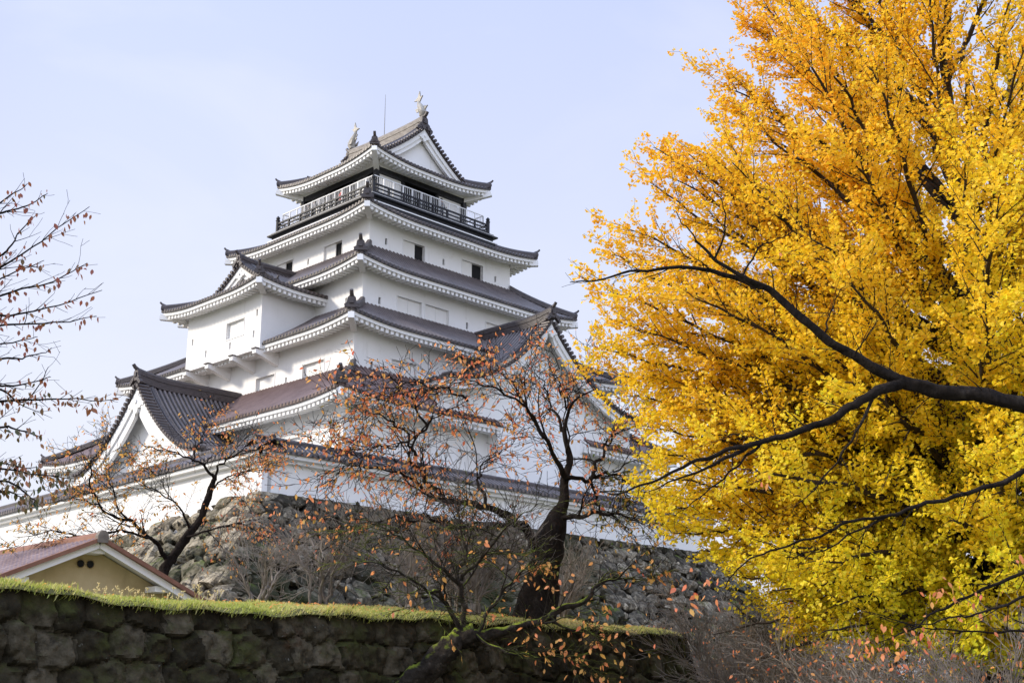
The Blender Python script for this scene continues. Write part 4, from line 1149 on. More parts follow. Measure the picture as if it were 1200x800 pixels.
class Plant:
    def __init__(s, seed): s.r = np.random.default_rng(seed); s.poly = []; s.anch = []
    def branch(s, C, r0, r1, n=None, wob=0.0, k=None):
        n = n or max(6, len(C) * 5); P = smooth_path(C, n, wob, int(s.r.integers(1e6)))
        rr = r0 + (r1 - r0) * np.linspace(0, 1, n) ** 0.8
        s.poly.append((P, rr, 'main')); return P, rr
    def grow(s, p, d, L, r0, lvl, par):
        r = s.r; n = max(4, int(L / par['seg']) + 2)
        P = [np.asarray(p, float)]; d = nz(d); st = L / (n - 1)
        for i in range(n - 1):
            d = nz(d + r.normal(0, par['wig'], 3) + np.array([0, 0, par['up'][lvl]]) * st)
            P.append(P[-1] + d * st)
        P = np.array(P); rr = r0 * (1 - 0.75 * np.linspace(0, 1, n))
        rr = np.maximum(rr, par.get('rmin', 0.003))
        s.poly.append((P, rr, lvl))
        if lvl > 0: s.spawn(P, rr, lvl - 1, par, L)
        return P
    def spawn(s, P, rr, lvl, par, L, t0=0.15, dens=None, scale=None):
        """side branches of level lvl along the polyline P"""
        r = s.r; m = len(P); seglen = np.linalg.norm(np.diff(P, axis=0), axis=1); cum = np.concatenate([[0], np.cumsum(seglen)]); tot = cum[-1]
        cnt = int(tot * (dens or par['dens'][lvl]) + r.random())
        for j in range(cnt):
            t = t0 + (1 - t0) * (j + r.random()) / max(cnt, 1)
            q = min(t, 0.999) * tot; i = min(np.searchsorted(cum, q) - 1, m - 2); i = max(i, 0)
            f = (q - cum[i]) / (seglen[i] + 1e-9); p = P[i] * (1 - f) + P[i + 1] * f; d = nz(P[i + 1] - P[i])
            ax = nz(np.cross(d, r.normal(0, 1, 3))); a = r.uniform(*par['ang'])
            flat = par.get('flat', 1.0); ax = nz(ax * np.array([1, 1, flat]))
            nd = d * math.cos(a) + ax * math.sin(a)
            ll = (scale or par['len'][lvl]) * r.uniform(0.55, 1.25) * (1.15 - 0.55 * t)
            s.grow(p, nd, ll, min((rr[i] if np.ndim(rr) else rr) * 0.6, par['rad'][lvl]), lvl, par)
    def wood(s, name, m, parent, loc, kmain=8, cutoff=0.0):
        mb = MB()
        for P, rr, lv in s.poly:
            k = kmain if lv == 'main' else (5 if lv >= 2 else 3)
            if lv == 'main' and rr[0] > 0.07:
                s.rough_tube(mb, P, rr); continue
            mb.tube(P, rr, k, 0, cap=False, tint=0.5)
        return mb.build(name, m, parent, smooth=True, loc=None)
    def rough_tube(s, mb, P, rr, k=16):
        n0 = len(P); n = int(min(160, max(n0, np.linalg.norm(np.diff(P, axis=0), axis=1).sum() / max(0.05, rr[0] * 0.25))))
        q = np.linspace(0, n0 - 1, n); P = np.stack([np.interp(q, np.arange(n0), P[:, c]) for c in range(3)], 1); rr = np.interp(q, np.arange(n0), rr)
        for _ in range(2): P[1:-1] = (P[:-2] + 2 * P[1:-1] + P[2:]) / 4
        j = mb.n; mb.tube(P, rr, k, 0, cap=False)
        V = mb.V[-1].reshape(n, k, 3); an = np.arange(k) * 2 * math.pi / k; t = np.arange(n)[:, None] * 1.0; ph = s.r.uniform(0, 6, 5)
        f_ = 1 + 0.10 * np.sin(2 * an + t * 0.16 + ph[0]) + 0.07 * np.sin(3 * an - t * 0.23 + ph[1]) + 0.06 * np.sin(5 * an + t * 0.41 + ph[2]) + 0.05 * np.sin(t * 0.9 + 2 * an + ph[3]) + s.r.normal(0, 0.035, (n, k))
        V[:] = P[:, None] + (V - P[:, None]) * f_[..., None]
    def points(s, lvls, step, skip=0.1):
        A = []; D = []
        for P, rr, lv in s.poly:
            if lv not in lvls: continue
            seg = np.linalg.norm(np.diff(P, axis=0), axis=1); cum = np.concatenate([[0], np.cumsum(seg)])
            n = int(cum[-1] * (1 - skip) / step + s.r.random())
            if n < 1: continue
            q = np.sort(s.r.uniform(skip * cum[-1], cum[-1], n)); 
            A.append(np.stack([np.interp(q, cum, P[:, c]) for c in range(3)], 1))
            i = np.clip(np.searchsorted(cum, q) - 1, 0, len(seg) - 1); D.append(((P[i + 1] - P[i]) / (seg[i][:, None] + 1e-9)))
        return (np.concatenate(A), np.concatenate(D)) if A else (np.zeros((0, 3)), np.zeros((0, 3)))

SH_CHERRY = np.array([(0, 0), (0.25, 0.21), (0.55, 0.24), (1.0, 0.0), (0.55, -0.24), (0.25, -0.21)])
SH_GINKGO = np.array([(0, 0), (0.62, 0.56), (0.95, 0.30), (0.82, 0.0), (0.95, -0.30), (0.62, -0.56)])
def leaves(name, m, parent, A, axis, nrm, size, tint, shape, curl=0.0):
    """one mesh of separate leaf faces"""
    n = len(A); k = len(shape)
    axis = axis / (np.linalg.norm(axis, axis=1)[:, None] + 1e-9)
    b = np.cross(nrm, axis); b /= np.linalg.norm(b, axis=1)[:, None] + 1e-9
    c = np.cross(axis, b)
    V = A[:, None] + size[:, None, None] * (shape[None, :, 0:1] * axis[:, None] + shape[None, :, 1:2] * b[:, None] + (np.abs(shape[None, :, 1:2]) * curl) * c[:, None])
    mb = MB(); mb.add(V.reshape(-1, 3), np.arange(n * k).reshape(n, k), 0, tint)
    return mb.build(name, m, parent)

def tree(name, label, cat, base, group=None):
    t = empty(name, base); tag(t, label, cat, group)
    return t
def rebase(o, base): o.location = -np.asarray(base, float)

# --- the great ginkgo ------------------------------------------------------------
def ginkgo():
    base = np.array([9.9, 26.0, 0.0]); T = tree('ginkgo_tree', 'huge ginkgo tree in golden yellow autumn leaf filling the right side', 'tree', base)
    pl = Plant(21); r = pl.r
    trunk, tr = pl.branch([base + (0, 0, -0.2), base + (0.1, 0, 3), base + (-0.1, 0.2, 7), base + (0.15, 0.1, 12), base + (0.1, 0, 17), base + (0, 0, 21.5)], 0.50, 0.02, 44, 0.03)
    tp, tr_ = pl.poly[-1][0], np.interp(np.linspace(0, 1, 44), [0, 0.2, 0.4, 0.6, 1], [0.52, 0.38, 0.22, 0.12, 0.02]); pl.poly[-1] = (tp, tr_, 'main')
    for az, zt, rr0 in ((2.6, 15.5, 0.13), (0.4, 17, 0.15), (4.6, 15, 0.13)):      # companion leaders
        z0 = 3.5 + r.random() * 2; dx, dy = math.cos(az), math.sin(az)
        pl.branch([base + (0, 0, z0), base + (dx * 0.9, dy * 0.9, z0 + 3), base + (dx * 1.8, dy * 1.8, z0 + 8), base + (dx * 2.2, dy * 2.2, zt)], rr0, 0.04, 30, 0.04)
    zs_ = np.array([1.9, 2.7, 4.2, 5.6, 7.5, 9.05, 11.5, 14.1, 17.0, 19.5, 22]); Rz = np.array([4.2, 5.6, 6.6, 7.4, 8.0, 8.2, 7.5, 6.4, 5.1, 3.4, 0.8])
    par = dict(seg=0.28, wig=0.07, up=[0.25, 0.16, 0.1], dens=[3.4, 1.9, 0], len=[0.62, 1.7, 0], rad=[0.008, 0.022, 0.05], ang=(0.35, 0.85), rmin=0.0035)
    N = 195
    for i in range(N):
        ze = np.interp((i + r.random()) / N, [0, 0.22, 0.55, 0.82, 1], [1.9, 4.6, 9.5, 15, 21.6])
        az = i * 2.39996 + r.normal(0, 0.15)
        # rather more limbs on the side the photograph sees
        if math.cos(az) > 0.55 and r.random() < 0.45: continue
        Rr_ = np.interp(ze, zs_, Rz) * r.uniform(0.66, 1.0)
        k = np.interp(ze, [2, 5, 9, 14, 20], [-0.12, 0.10, 0.42, 0.85, 1.5])
        z0 = max(1.8 + r.random(), ze - Rr_ * k - 0.2)
        dx, dy = math.cos(az), math.sin(az)
        c0 = np.array([np.interp(z0, trunk[:, 2], trunk[:, 0]), np.interp(z0, trunk[:, 2], trunk[:, 1]), z0])
        end = np.array([base[0] + dx * Rr_, base[1] + dy * Rr_, ze])
        m1 = c0 * 0.66 + end * 0.34 + (0, 0, 0.22 * Rr_ * (0.10 if ze > 8 else 0.35)); m2 = c0 * 0.3 + end * 0.7 + (0, 0, 0.05 * Rr_)
        P, rr = pl.branch([c0, m1, m2, end], 0.045 + 0.010 * Rr_, 0.008, 22, 0.05)
        pl.spawn(P, rr, 1, par, Rr_, t0=0.2, dens=2.7, scale=np.interp(ze, [2, 6, 20], [1.5, 1.9, 2.0]))
        pl.spawn(P, rr, 0, par, Rr_, t0=0.3, dens=2.0)
    # limbs that carry the outline towards the castle
    for x, y, Yd in ((728, 262, 25.5), (716, 300, 26.5), (708, 338, 25), (712, 372, 26), (700, 405, 25.5), (708, 432, 27), (735, 462, 26), (755, 498, 25), (768, 530, 26.5), (772, 560, 25), (775, 590, 26), (785, 622, 25), (815, 648, 25.5), (858, 676, 24.5), (910, 706, 25), (745, 385, 24.5), (760, 440, 25),
                     (765, 172, 26), (760, 215, 25), (800, 180, 27), (852, 86, 26), (866, 130, 25), (880, 30, 26), (920, 0, 27), (980, -20, 25.5), (980, 742, 24), (1080, 762, 23.5), (1150, 765, 23.5)):
        end = at(x, y, Yd); k = np.interp(end[2], [2, 5, 9, 14, 20], [-0.06, 0.10, 0.36, 0.80, 1.4]); Rr_ = np.linalg.norm(end[:2] - base[:2])
        z0 = max(2.2, end[2] - Rr_ * k); c0 = np.array([np.interp(z0, trunk[:, 2], trunk[:, 0]), np.interp(z0, trunk[:, 2], trunk[:, 1]), z0])
        P, rr = pl.branch([c0, c0 * 0.62 + end * 0.38 + (0, 0, 0.03 * Rr_), c0 * 0.28 + end * 0.72 + (0, 0, 0.02 * Rr_), end], 0.10, 0.007, 24, 0.05)
        pl.spawn(P, rr, 1, par, Rr_, t0=0.3, dens=2.8, scale=1.35); pl.spawn(P, rr, 0, par, Rr_, t0=0.35, dens=3.0)
    for i in range(26):
        az = -math.pi / 2 + r.uniform(-1.5, 1.0); ze = r.uniform(1.7, 5.4); Rr_ = r.uniform(2.2, 4.6); z0 = ze + r.uniform(-0.2, 0.9)
        dx, dy = math.cos(az), math.sin(az); c0 = np.array([base[0], base[1], z0]); end = base + (dx * Rr_, dy * Rr_, ze)
        P, rr = pl.branch([c0, c0 * 0.6 + end * 0.4 + (0, 0, 0.4), end], 0.05, 0.008, 18, 0.05)
        pl.spawn(P, rr, 1, par, Rr_, t0=0.15, dens=2.6, scale=1.4); pl.spawn(P, rr, 0, par, Rr_, t0=0.2, dens=2.5)
    pl.poly = [q for q in pl.poly if q[2] == 'main' or q[0][-1, 2] > np.interp(q[0][-1, 0], [1.5, 2.9, 5.0, 6.2, 9.5, 14], [5.3, 4.7, 3.5, 2.6, 1.8, 1.7])]
    wo = pl.wood('trunk', M['bark_ginkgo'], T, base); rebase(wo, base)
    A, D = pl.points((0, 1), 0.0225)
    n = len(A)
    # fewer leaves on the far right side that never shows
    zmin = np.interp(A[:, 0], [1.5, 2.9, 5.0, 6.2, 9.5, 14], [5.4, 4.8, 3.6, 2.7, 1.9, 1.8]) + r.normal(0, 0.12, n)
    keep_ = (r.random(n) < np.where(A[:, 0] > 15.5, 0.45, 1.0)) & (A[:, 2] > zmin); A, D = A[keep_], D[keep_]; n = len(A)
    out = np.cross(D, r.normal(0, 1, (n, 3))); out /= np.linalg.norm(out, axis=1)[:, None]
    ax = out * 0.9 + D * 0.4 + np.array([0, 0, -0.15]); nrm = r.normal(0, 0.6, (n, 3)) + np.array([-0.25, -0.25, 0.75])
    A = A + out * 0.03
    patch = vnoise(A[:, 0] + 0.5 * A[:, 2], A[:, 1] + 0.7 * A[:, 2], 0.55, 4)
    hgt = np.interp(A[:, 2], [2, 5, 9, 13, 20], [0.24, 0.34, 0.50, 0.64, 0.66]); side = np.interp(A[:, 0], [2, 6, 10, 13], [0.10, 0.06, -0.05, -0.14])
    tint = np.clip(hgt + side + 0.13 * patch + r.normal(0, 0.09, n), 0, 1)
    leaves('crown', M['ginkgo'], T, A - base, ax, nrm, r.uniform(0.056, 0.090, n), tint, SH_GINKGO, 0.12)
    print('ginkgo leaves', n, 'wood', len(pl.poly))
ginkgo()

def cherry_leaves(pl, lvls, step, m, parent, base, tintf, size=(0.10, 0.15), droop=0.7, keepf=None):
    A, D = pl.points(lvls, step, 0.25); r = pl.r; n = len(A)
    if keepf is not None:
        k = keepf(A); A, D = A[k], D[k]; n = len(A)
    ax = D * 0.35 + r.normal(0, 0.45, (n, 3)) + np.array([0, 0, -droop]); nrm = r.normal(0, 1, (n, 3))
    return leaves('foliage', m, parent, A - base, ax, nrm, r.uniform(*size, n), np.clip(tintf(A) , 0, 1), SH_CHERRY, 0.25)

CH = dict(seg=0.20, wig=0.15, up=[-0.02, 0.0, 0.01, 0], dens=[7.5, 4.8, 1.6, 0], len=[0.50, 1.15, 2.2, 0], rad=[0.006, 0.013, 0.032, 0.1], ang=(0.4, 1.1), flat=0.6, rmin=0.0055)

# --- old cherry on the bank -----------------------------------------------------------
def cherry_old():
    Y = 30.5; base = at(628, 722, Y); base[2] = float(bank_z(14.4, 1.2)) - 0.15
    T = tree('cherry_tree', 'old spreading cherry with sparse orange leaves before the castle wall', 'tree', base)
    pl = Plant(5)
    a = lambda x, y, d=0.0: at(x, y, Y + d)
    P, rr = pl.branch([base + (-.15, 0, -.2), a(632, 690), a(641, 655), a(649, 615, .1), a(660, 588), a(664, 560, .2), a(668, 535, .3), a(660, 500, .4), a(672, 470, .5), a(700, 455, .6)], 0.62, 0.02, 46, 0.03)
    rr = np.interp(np.linspace(0, 1, 46), [0, 0.08, 0.2, 0.32, 0.42, 0.5, 0.7, 1], [0.62, 0.46, 0.40, 0.36, 0.15, 0.11, 0.06, 0.012]); pl.poly[-1] = (P, rr, 'main')
    limbs = [
        ([a(636, 650), a(606, 612, -.3), a(570, 594, -.8), a(520, 585, -1.3), a(480, 560, -1.8), a(445, 548, -2.3)], 0.20, 0.02),
        ([a(520, 585, -1.3), a(490, 552, -1.5), a(484, 520, -1.6), a(505, 490, -1.7), a(548, 470, -1.5)], 0.085, 0.015),
        ([a(488, 535, -1.5), a(470, 500, -2), a(440, 488, -2.5), a(400, 495, -3)], 0.06, 0.012),
        ([a(500, 497, -1.6), a(480, 465, -2), a(450, 440, -2.3), a(425, 452, -2.6)], 0.05, 0.012),
        ([a(664, 545, .2), a(667, 520, .3), a(661, 490, .4), a(672, 460, .5), a(702, 445, .6)], 0.05, 0.010),
        ([a(664, 560), a(648, 530, -.4), a(628, 495, -.8), a(606, 470, -1.1), a(570, 452, -1.5), a(530, 446, -2)], 0.11, 0.014),
        ([a(630, 500, -.7), a(610, 465, -.6), a(596, 440, -.4), a(570, 425, -.3)], 0.06, 0.010),
        ([a(660, 505, .4), a(646, 475, .9), a(636, 445, 1.2), a(612, 428, 1.5)], 0.07, 0.010),
        ([a(664, 560), a(690, 562, .5), a(718, 552, .9), a(752, 572, 1.3), a(780, 590, 1.7)], 0.10, 0.014),
        ([a(692, 562, .5), a(705, 535, 1.2), a(720, 512, 1.6), a(750, 498, 2.0)], 0.09, 0.015),
        ([a(652, 610), a(690, 600, -.8), a(725, 602, -1.3), a(755, 615, -1.7)], 0.11, 0.015),
        ([a(570, 594, -.8), a(560, 565, -.4), a(572, 538, 0), a(600, 520, .3)], 0.08, 0.012),
        ([a(606, 612, -.3), a(560, 620, -1.0), a(515, 612, -1.6), a(470, 605, -2.2), a(420, 612, -2.7)], 0.10, 0.015),
        ([a(690, 562, .5), a(700, 590, 1.4), a(720, 610, 1.9), a(745, 630, 2.2)], 0.07, 0.012),
        ([a(445, 548, -2.3), a(415, 545, -2.6), a(375, 558, -2.9)], 0.04, 0.01),
        ([a(664, 480, .5), a(655, 450, .2), a(650, 428, 0), a(632, 405, -.2)], 0.045, 0.009),
        ([a(548, 470, -1.5), a(520, 455, -1.8), a(485, 450, -2.2), a(450, 462, -2.6), a(420, 478, -2.9)], 0.05, 0.009),
        ([a(505, 490, -1.7), a(470, 520, -2.2), a(430, 525, -2.6), a(395, 535, -3.0)], 0.05, 0.009),
        ([a(718, 552, .9), a(740, 540, 1.2), a(762, 545, 1.5)], 0.04, 0.009),
    ]
    for C, r0, r1 in limbs:
        P, rr = pl.branch(C, r0 * 0.66, r1 * 0.5, max(14, len(C) * 5), 0.07)
        L = np.linalg.norm(np.diff(P, axis=0), axis=1).sum()
        pl.spawn(P, np.minimum(rr, 0.07), 1, CH, L, t0=0.12, dens=3.6)
        pl.spawn(P, np.minimum(rr, 0.07), 2, CH, L, t0=0.15, dens=1.05, scale=1.7)
    rebase(pl.wood('trunk', M['bark'], T, base), base)
    r = pl.r
    tf = lambda A: np.where((A[:, 0] > 2.1) & (A[:, 2] < 8.0), r.uniform(0.05, 0.55, len(A)), r.normal(0.66, 0.14, len(A))) - 0.15 * (r.random(len(A)) < 0.12)
    kf = lambda A: (vnoise(A[:, 0] + A[:, 1], A[:, 2], 1.5, 2) > -0.25) | (r.random(len(A)) < 0.35)
    cherry_leaves(pl, (0, 1), 0.31, M['cherry_leaf'], T, base, tf, size=(0.085, 0.15), keepf=kf)
    print('cherry', len(pl.poly))
cherry_old()

# --- cherry on the slope at the left --------------------------------------------------------
def cherry_slope():
    Y = 44.0; base = at(165, 700, Y); base[2] = -0.1
    T = tree('cherry_tree', 'orange-leaved cherry leaning over the left flank of the rampart behind the hut', 'tree', base)
    pl = Plant(8); a = lambda x, y, d=0.0: at(x, y, Y + d)
    pl.branch([base, a(172, 760), a(185, 690), a(200, 655), a(218, 630), a(235, 605), a(246, 575), a(252, 560)], 0.25, 0.085, 30, 0.03)
    limbs = [
        ([a(252, 562), a(240, 548, -.5), a(225, 538, -1), a(195, 528, -1.5), a(170, 522, -2)], 0.13, 0.02),
        ([a(252, 562), a(258, 545), a(275, 532, .3), a(300, 525, .5), a(325, 515, .8)], 0.11, 0.02),
        ([a(246, 575), a(265, 560, -.6), a(290, 552, -1), a(320, 548, -1.4)], 0.08, 0.015),
        ([a(225, 540, -1), a(232, 520, -.5), a(240, 505, 0), a(262, 498, .3)], 0.07, 0.012),
        ([a(195, 655), a(178, 630, -1), a(150, 610, -1.8), a(120, 595, -2.5), a(105, 560, -3), a(112, 530, -3.4)], 0.16, 0.02),
        ([a(178, 632, -1), a(140, 622, -2), a(95, 628, -3), a(55, 622, -3.6), a(20, 640, -4)], 0.10, 0.015),
        ([a(150, 610, -1.8), a(130, 575, -2), a(125, 540, -2), a(130, 505, -2)], 0.08, 0.012),
        ([a(218, 630), a(245, 622, -1), a(275, 612, -1.8), a(305, 608, -2.5), a(330, 615, -3)], 0.09, 0.015),
        ([a(120, 595, -2.5), a(90, 585, -3), a(60, 590, -3.4)], 0.06, 0.012),
        ([a(222, 620), a(205, 590, -1), a(180, 572, -1.6), a(158, 560, -2.2)], 0.09, 0.015),
    ]
    for C, r0, r1 in limbs:
        P, rr = pl.branch(C, r0 * 0.5, r1 * 0.6, max(14, len(C) * 5), 0.06)
        L = np.linalg.norm(np.diff(P, axis=0), axis=1).sum()
        pl.spawn(P, np.minimum(rr, 0.07), 1, CH, L, t0=0.12, dens=4.2)
        pl.spawn(P, np.minimum(rr, 0.07), 2, CH, L, t0=0.2, dens=1.2, scale=1.7)
    rebase(pl.wood('trunk', M['bark'], T, base), base)
    r = pl.r
    cherry_leaves(pl, (0, 1), 0.30, M['cherry_leaf'], T, base, lambda A: r.normal(np.interp(A[:, 0], [-16, -13, -9], [0.42, 0.5, 0.62]), 0.14, len(A)), size=(0.09, 0.16), keepf=lambda A: (vnoise(A[:, 0] + A[:, 1], A[:, 2], 1.1, 6) > -0.2))
cherry_slope()

# --- close cherry reaching in at the left edge -----------------------------------------------
def cherry_left():
    Y = 10.0; base = np.array([-6.6, 9.6, 0.0])
    T = tree('cherry_tree', 'nearby cherry reaching in at the left edge with dark red drooping leaves', 'tree', base)
    pl = Plant(15); a = lambda x, y, d=0.0: at(x, y, Y + d)
    top = base + (0.3, 0.1, 8.4)
    tr, _ = pl.branch([base + (0, 0, -.1), base + (-.1, 0, 1.6), base + (.15, .1, 3.4), base + (.1, .2, 5.6), top], 0.24, 0.05, 26, 0.03)
    CL = dict(seg=0.09, wig=0.10, up=[0.12, 0.12, 0], dens=[6, 2.4, 0], len=[0.22, 0.55, 0], rad=[0.004, 0.007, 0.02], ang=(0.35, 0.8), rmin=0.0018)
    st = lambda z: np.array([np.interp(z, tr[:, 2], tr[:, 0]), np.interp(z, tr[:, 2], tr[:, 1]), z])
    limbs = [
        (5.4, [(-60, 292), (0, 238), (33, 216)], 0.3, 10), (5.2, [(-70, 300), (-10, 255), (30, 242), (56, 226)], 0.2, 14), (4.9, [(-60, 350), (0, 314), (45, 285), (104, 242)], 0.0, 16),
        (4.7, [(-60, 365), (0, 327), (52, 305)], 0.4, 10), (4.5, [(-60, 370), (0, 346), (60, 331), (102, 308)], 0.1, 18), (4.3, [(-60, 380), (0, 370), (55, 362), (120, 340)], -0.2, 18),
        (4.2, [(-60, 392), (0, 381), (60, 379), (113, 370)], 0.2, 16), (4.0, [(-60, 420), (0, 404), (45, 395)], 0.3, 16),
        (3.6, [(-60, 480), (-10, 470), (40, 468), (80, 468), (135, 469)], 0.0, 44), (3.5, [(-60, 455), (0, 452), (30, 450), (60, 440)], 0.4, 12), (3.4, [(-60, 505), (0, 500), (30, 505), (47, 512)], -0.2, 34),
        (3.1, [(-60, 560), (-10, 548), (40, 556), (88, 560)], 0.1, 60), (3.0, [(-60, 570), (0, 562), (35, 580), (40, 592)], -0.3, 50), (2.9, [(-60, 585), (0, 575), (20, 580), (30, 590)], 0.3, 36),
        (3.9, [(-60, 430), (0, 420), (30, 418), (62, 408)], 0.2, 5), (3.75, [(-60, 440), (0, 456), (30, 470), (58, 430)], 0.5, 5),
        (5.1, [(-60, 330), (0, 300), (20, 275), (44, 250)], 0.6, 12), (3.2, [(-60, 530), (-20, 540), (15, 545), (50, 548)], 0.3, 26),
    ]
    LA = []; LD = []
    for z, pts, d, nl in limbs:
        C = [st(z)] + [a(x, y, d) for x, y in pts]
        P, rr = pl.branch(C, 0.020, 0.0028, 26, 0.008)
        pl.poly[-1] = (P, rr, 3)
        pl.spawn(P, np.minimum(rr, 0.01), 0, CL, 1.0, t0=0.55, dens=4.5, scale=0.22)
        pl.spawn(P, np.minimum(rr, 0.01), 1, CL, 1.0, t0=0.5, dens=1.3, scale=0.42)
        seg = np.linalg.norm(np.diff(P, axis=0), axis=1); cum = np.concatenate([[0], np.cumsum(seg)])
        n = int(nl * 3.5); q = cum[-1] * (1 - 0.55 * pl.r.random(n) ** 1.1)
        LA.append(np.stack([np.interp(q, cum, P[:, c]) for c in range(3)], 1) + pl.r.normal(0, 0.018 + 0.0007 * nl, (n, 3)))
    # crown out of the frame
    for i in range(14):
        z = 4.5 + i * 0.28; az = 2.0 + i * 1.1
        C = [st(z), st(z) + (math.cos(az) * 0.9 - 0.4, math.sin(az) * 1.0, 0.7), st(z) + (math.cos(az) * 1.5 - 0.9, math.sin(az) * 2.0, 1.3)]
        P, rr = pl.branch(C, 0.05, 0.008, 12, 0.03); pl.poly[-1] = (P, rr, 3); pl.spawn(P, np.minimum(rr, 0.01), 1, CL, 1.0, t0=0.3, dens=1.5, scale=0.6)
    rebase(pl.wood('trunk', M['bark'], T, base), base)
    r = pl.r; A = np.concatenate(LA); n = len(A)
    ax = r.normal(0, 0.3, (n, 3)) + np.array([0.1, 0, -0.85]); nrm = r.normal(0, 1, (n, 3))
    tint = np.clip(np.interp(A[:, 2], [2.8, 3.3, 3.8, 4.4], [0.12, 0.38, 0.52, 0.8]) + r.normal(0, 0.2, n), 0, 1)
    leaves('foliage', M['cherry_dark'], T, A - base, ax, nrm, r.uniform(0.040, 0.070, n), tint, SH_CHERRY, 0.3)
cherry_left()

# --- close cherry reaching in at the right edge ------------------------------------------------
def cherry_right():
    Y = 11.0; base = np.array([7.2, 11.2, 0.0])
    T = tree('cherry_tree', 'nearby bare cherry with dark limbs reaching in from the right edge', 'tree', base)
    pl = Plant(19); a = lambda x, y, d=0.0: at(x, y, Y + d)
    tr, _ = pl.branch([base + (0, 0, -.1), base + (-.05, 0, 1.2), base + (-.2, 0, 2.4), base + (.05, 0.1, 3.4), base + (.2, 0, 5), base + (.1, 0, 7)], 0.34, 0.06, 24, 0.03)
    CR = dict(seg=0.10, wig=0.13, up=[0.10, 0.12, 0.1], dens=[5.5, 3.0, 1.0], len=[0.20, 0.5, 0.9], rad=[0.0042, 0.009, 0.018], ang=(0.4, 1.0), rmin=0.002)
    st = lambda z: np.array([np.interp(z, tr[:, 2], tr[:, 0]), np.interp(z, tr[:, 2], tr[:, 1]), z])
    limbs = [
        (3.4, [(1260, 492), (1200, 474), (1140, 462), (1085, 455), (1040, 438), (985, 408), (940, 375), (905, 342), (870, 325), (835, 300), (815, 282)], 0.100, 0.009, 0),
        (None, [(895, 336), (850, 322), (800, 313), (745, 318), (700, 328), (668, 330)], 0.030, 0.004, 0.1),
        (None, [(1056, 448), (1020, 465), (980, 488), (930, 508), (880, 520), (820, 538), (770, 562), (715, 578)], 0.055, 0.006, -0.15),
        (None, [(880, 520), (840, 542), (800, 558), (760, 575)], 0.022, 0.004, -0.3),
        (None, [(1022, 468), (1005, 500), (985, 535), (955, 570), (930, 600)], 0.017, 0.003, -0.4),
        (None, [(890, 522), (865, 545), (830, 575), (790, 605)], 0.015, 0.003, -0.1),
        (3.0, [(1260, 535), (1200, 556), (1150, 573), (1090, 588), (1050, 600), (1000, 610), (955, 632), (900, 645), (865, 665), (848, 690)], 0.032, 0.004, -0.2),
        (None, [(1045, 602), (1000, 625), (960, 645), (920, 655)], 0.014, 0.003, 0.1),
        (2.4, [(1260, 640), (1200, 670), (1140, 695), (1100, 715), (1070, 735), (1030, 752)], 0.026, 0.004, 0.2),
        (2.3, [(1260, 680), (1200, 698), (1150, 718), (1110, 726), (1060, 735)], 0.020, 0.004, -0.2),
        (2.1, [(1260, 735), (1190, 740), (1120, 738), (1060, 730), (1010, 715)], 0.018, 0.003, 0.3),
        (None, [(870, 325), (890, 290), (915, 280), (945, 262)], 0.012, 0.003, 0.2),
        (None, [(820, 286), (800, 262), (790, 245)], 0.010, 0.003, -0.2), (None, [(838, 302), (850, 265), (845, 235), (830, 215)], 0.012, 0.003, -0.2),
        (None, [(965, 392), (975, 360), (990, 330)], 0.010, 0.003, 0.1), (None, [(1000, 415), (1015, 395), (1030, 375)], 0.010, 0.003, -0.3),
    ]
    for i, (z, pts, r0, r1, d) in enumerate(limbs):
        C = ([st(z)] if z else []) + [a(x, y, d if (z or j > 0) else 0) for j, (x, y) in enumerate(pts)]
        P, rr = pl.branch(C, r0, r1, len(C) * 5, 0.012)
        if r0 < 0.02: pl.poly[-1] = (P, rr, 3)
        pl.spawn(P, np.minimum(rr, 0.012), 0, CR, 1.0, t0=0.15, dens=5.5, scale=0.26)
        pl.spawn(P, np.minimum(rr, 0.014), 1, CR, 1.0, t0=0.2, dens=2.6, scale=0.46)
    for i in range(12):
        z = pl.r.uniform(3.6, 6.9); az = pl.r.uniform(-2.2, 2.2); l_ = pl.r.uniform(0.9, 1.9); up_ = pl.r.uniform(0.1, 1.3)
        C = [st(z), st(z) + (math.cos(az) * 0.5 * l_ + 0.25, math.sin(az) * 0.5 * l_, 0.35 * up_), st(z) + (math.cos(az) * l_ + 0.5, math.sin(az) * l_, up_)]
        P, rr = pl.branch(C, 0.04, 0.006, 12, 0.05); pl.spawn(P, np.minimum(rr, 0.012), 1, CR, 1.0, t0=0.3, dens=1.5, scale=0.6)
    rebase(pl.wood('trunk', M['bark'], T, base), base)
    r = pl.r; LA = []
    for x, y, n in ((1100, 695, 9), (1115, 690, 9), (1050, 745, 10), (1075, 742, 12), (1025, 765, 8), (1040, 755, 6), (1165, 730, 5), (1195, 648, 7), (826, 690, 7), (820, 682, 5), (812, 697, 6), (790, 705, 3), (895, 548, 3), (920, 310, 3), (1075, 775, 6), (1010, 750, 6), (1130, 700, 4)):
        c = a(x, y, 0.0); LA.append(c + r.normal(0, 0.085, (n, 3)))
    A = np.concatenate(LA); n = len(A)
    leaves('foliage', M['cherry_leaf'], T, A - base, r.normal(0, 0.4, (n, 3)) + np.array([0, 0, -0.7]), r.normal(0, 1, (n, 3)), r.uniform(0.05, 0.09, n), np.clip(r.normal(0.72, 0.14, n), 0, 1), SH_CHERRY, 0.25)
cherry_right()

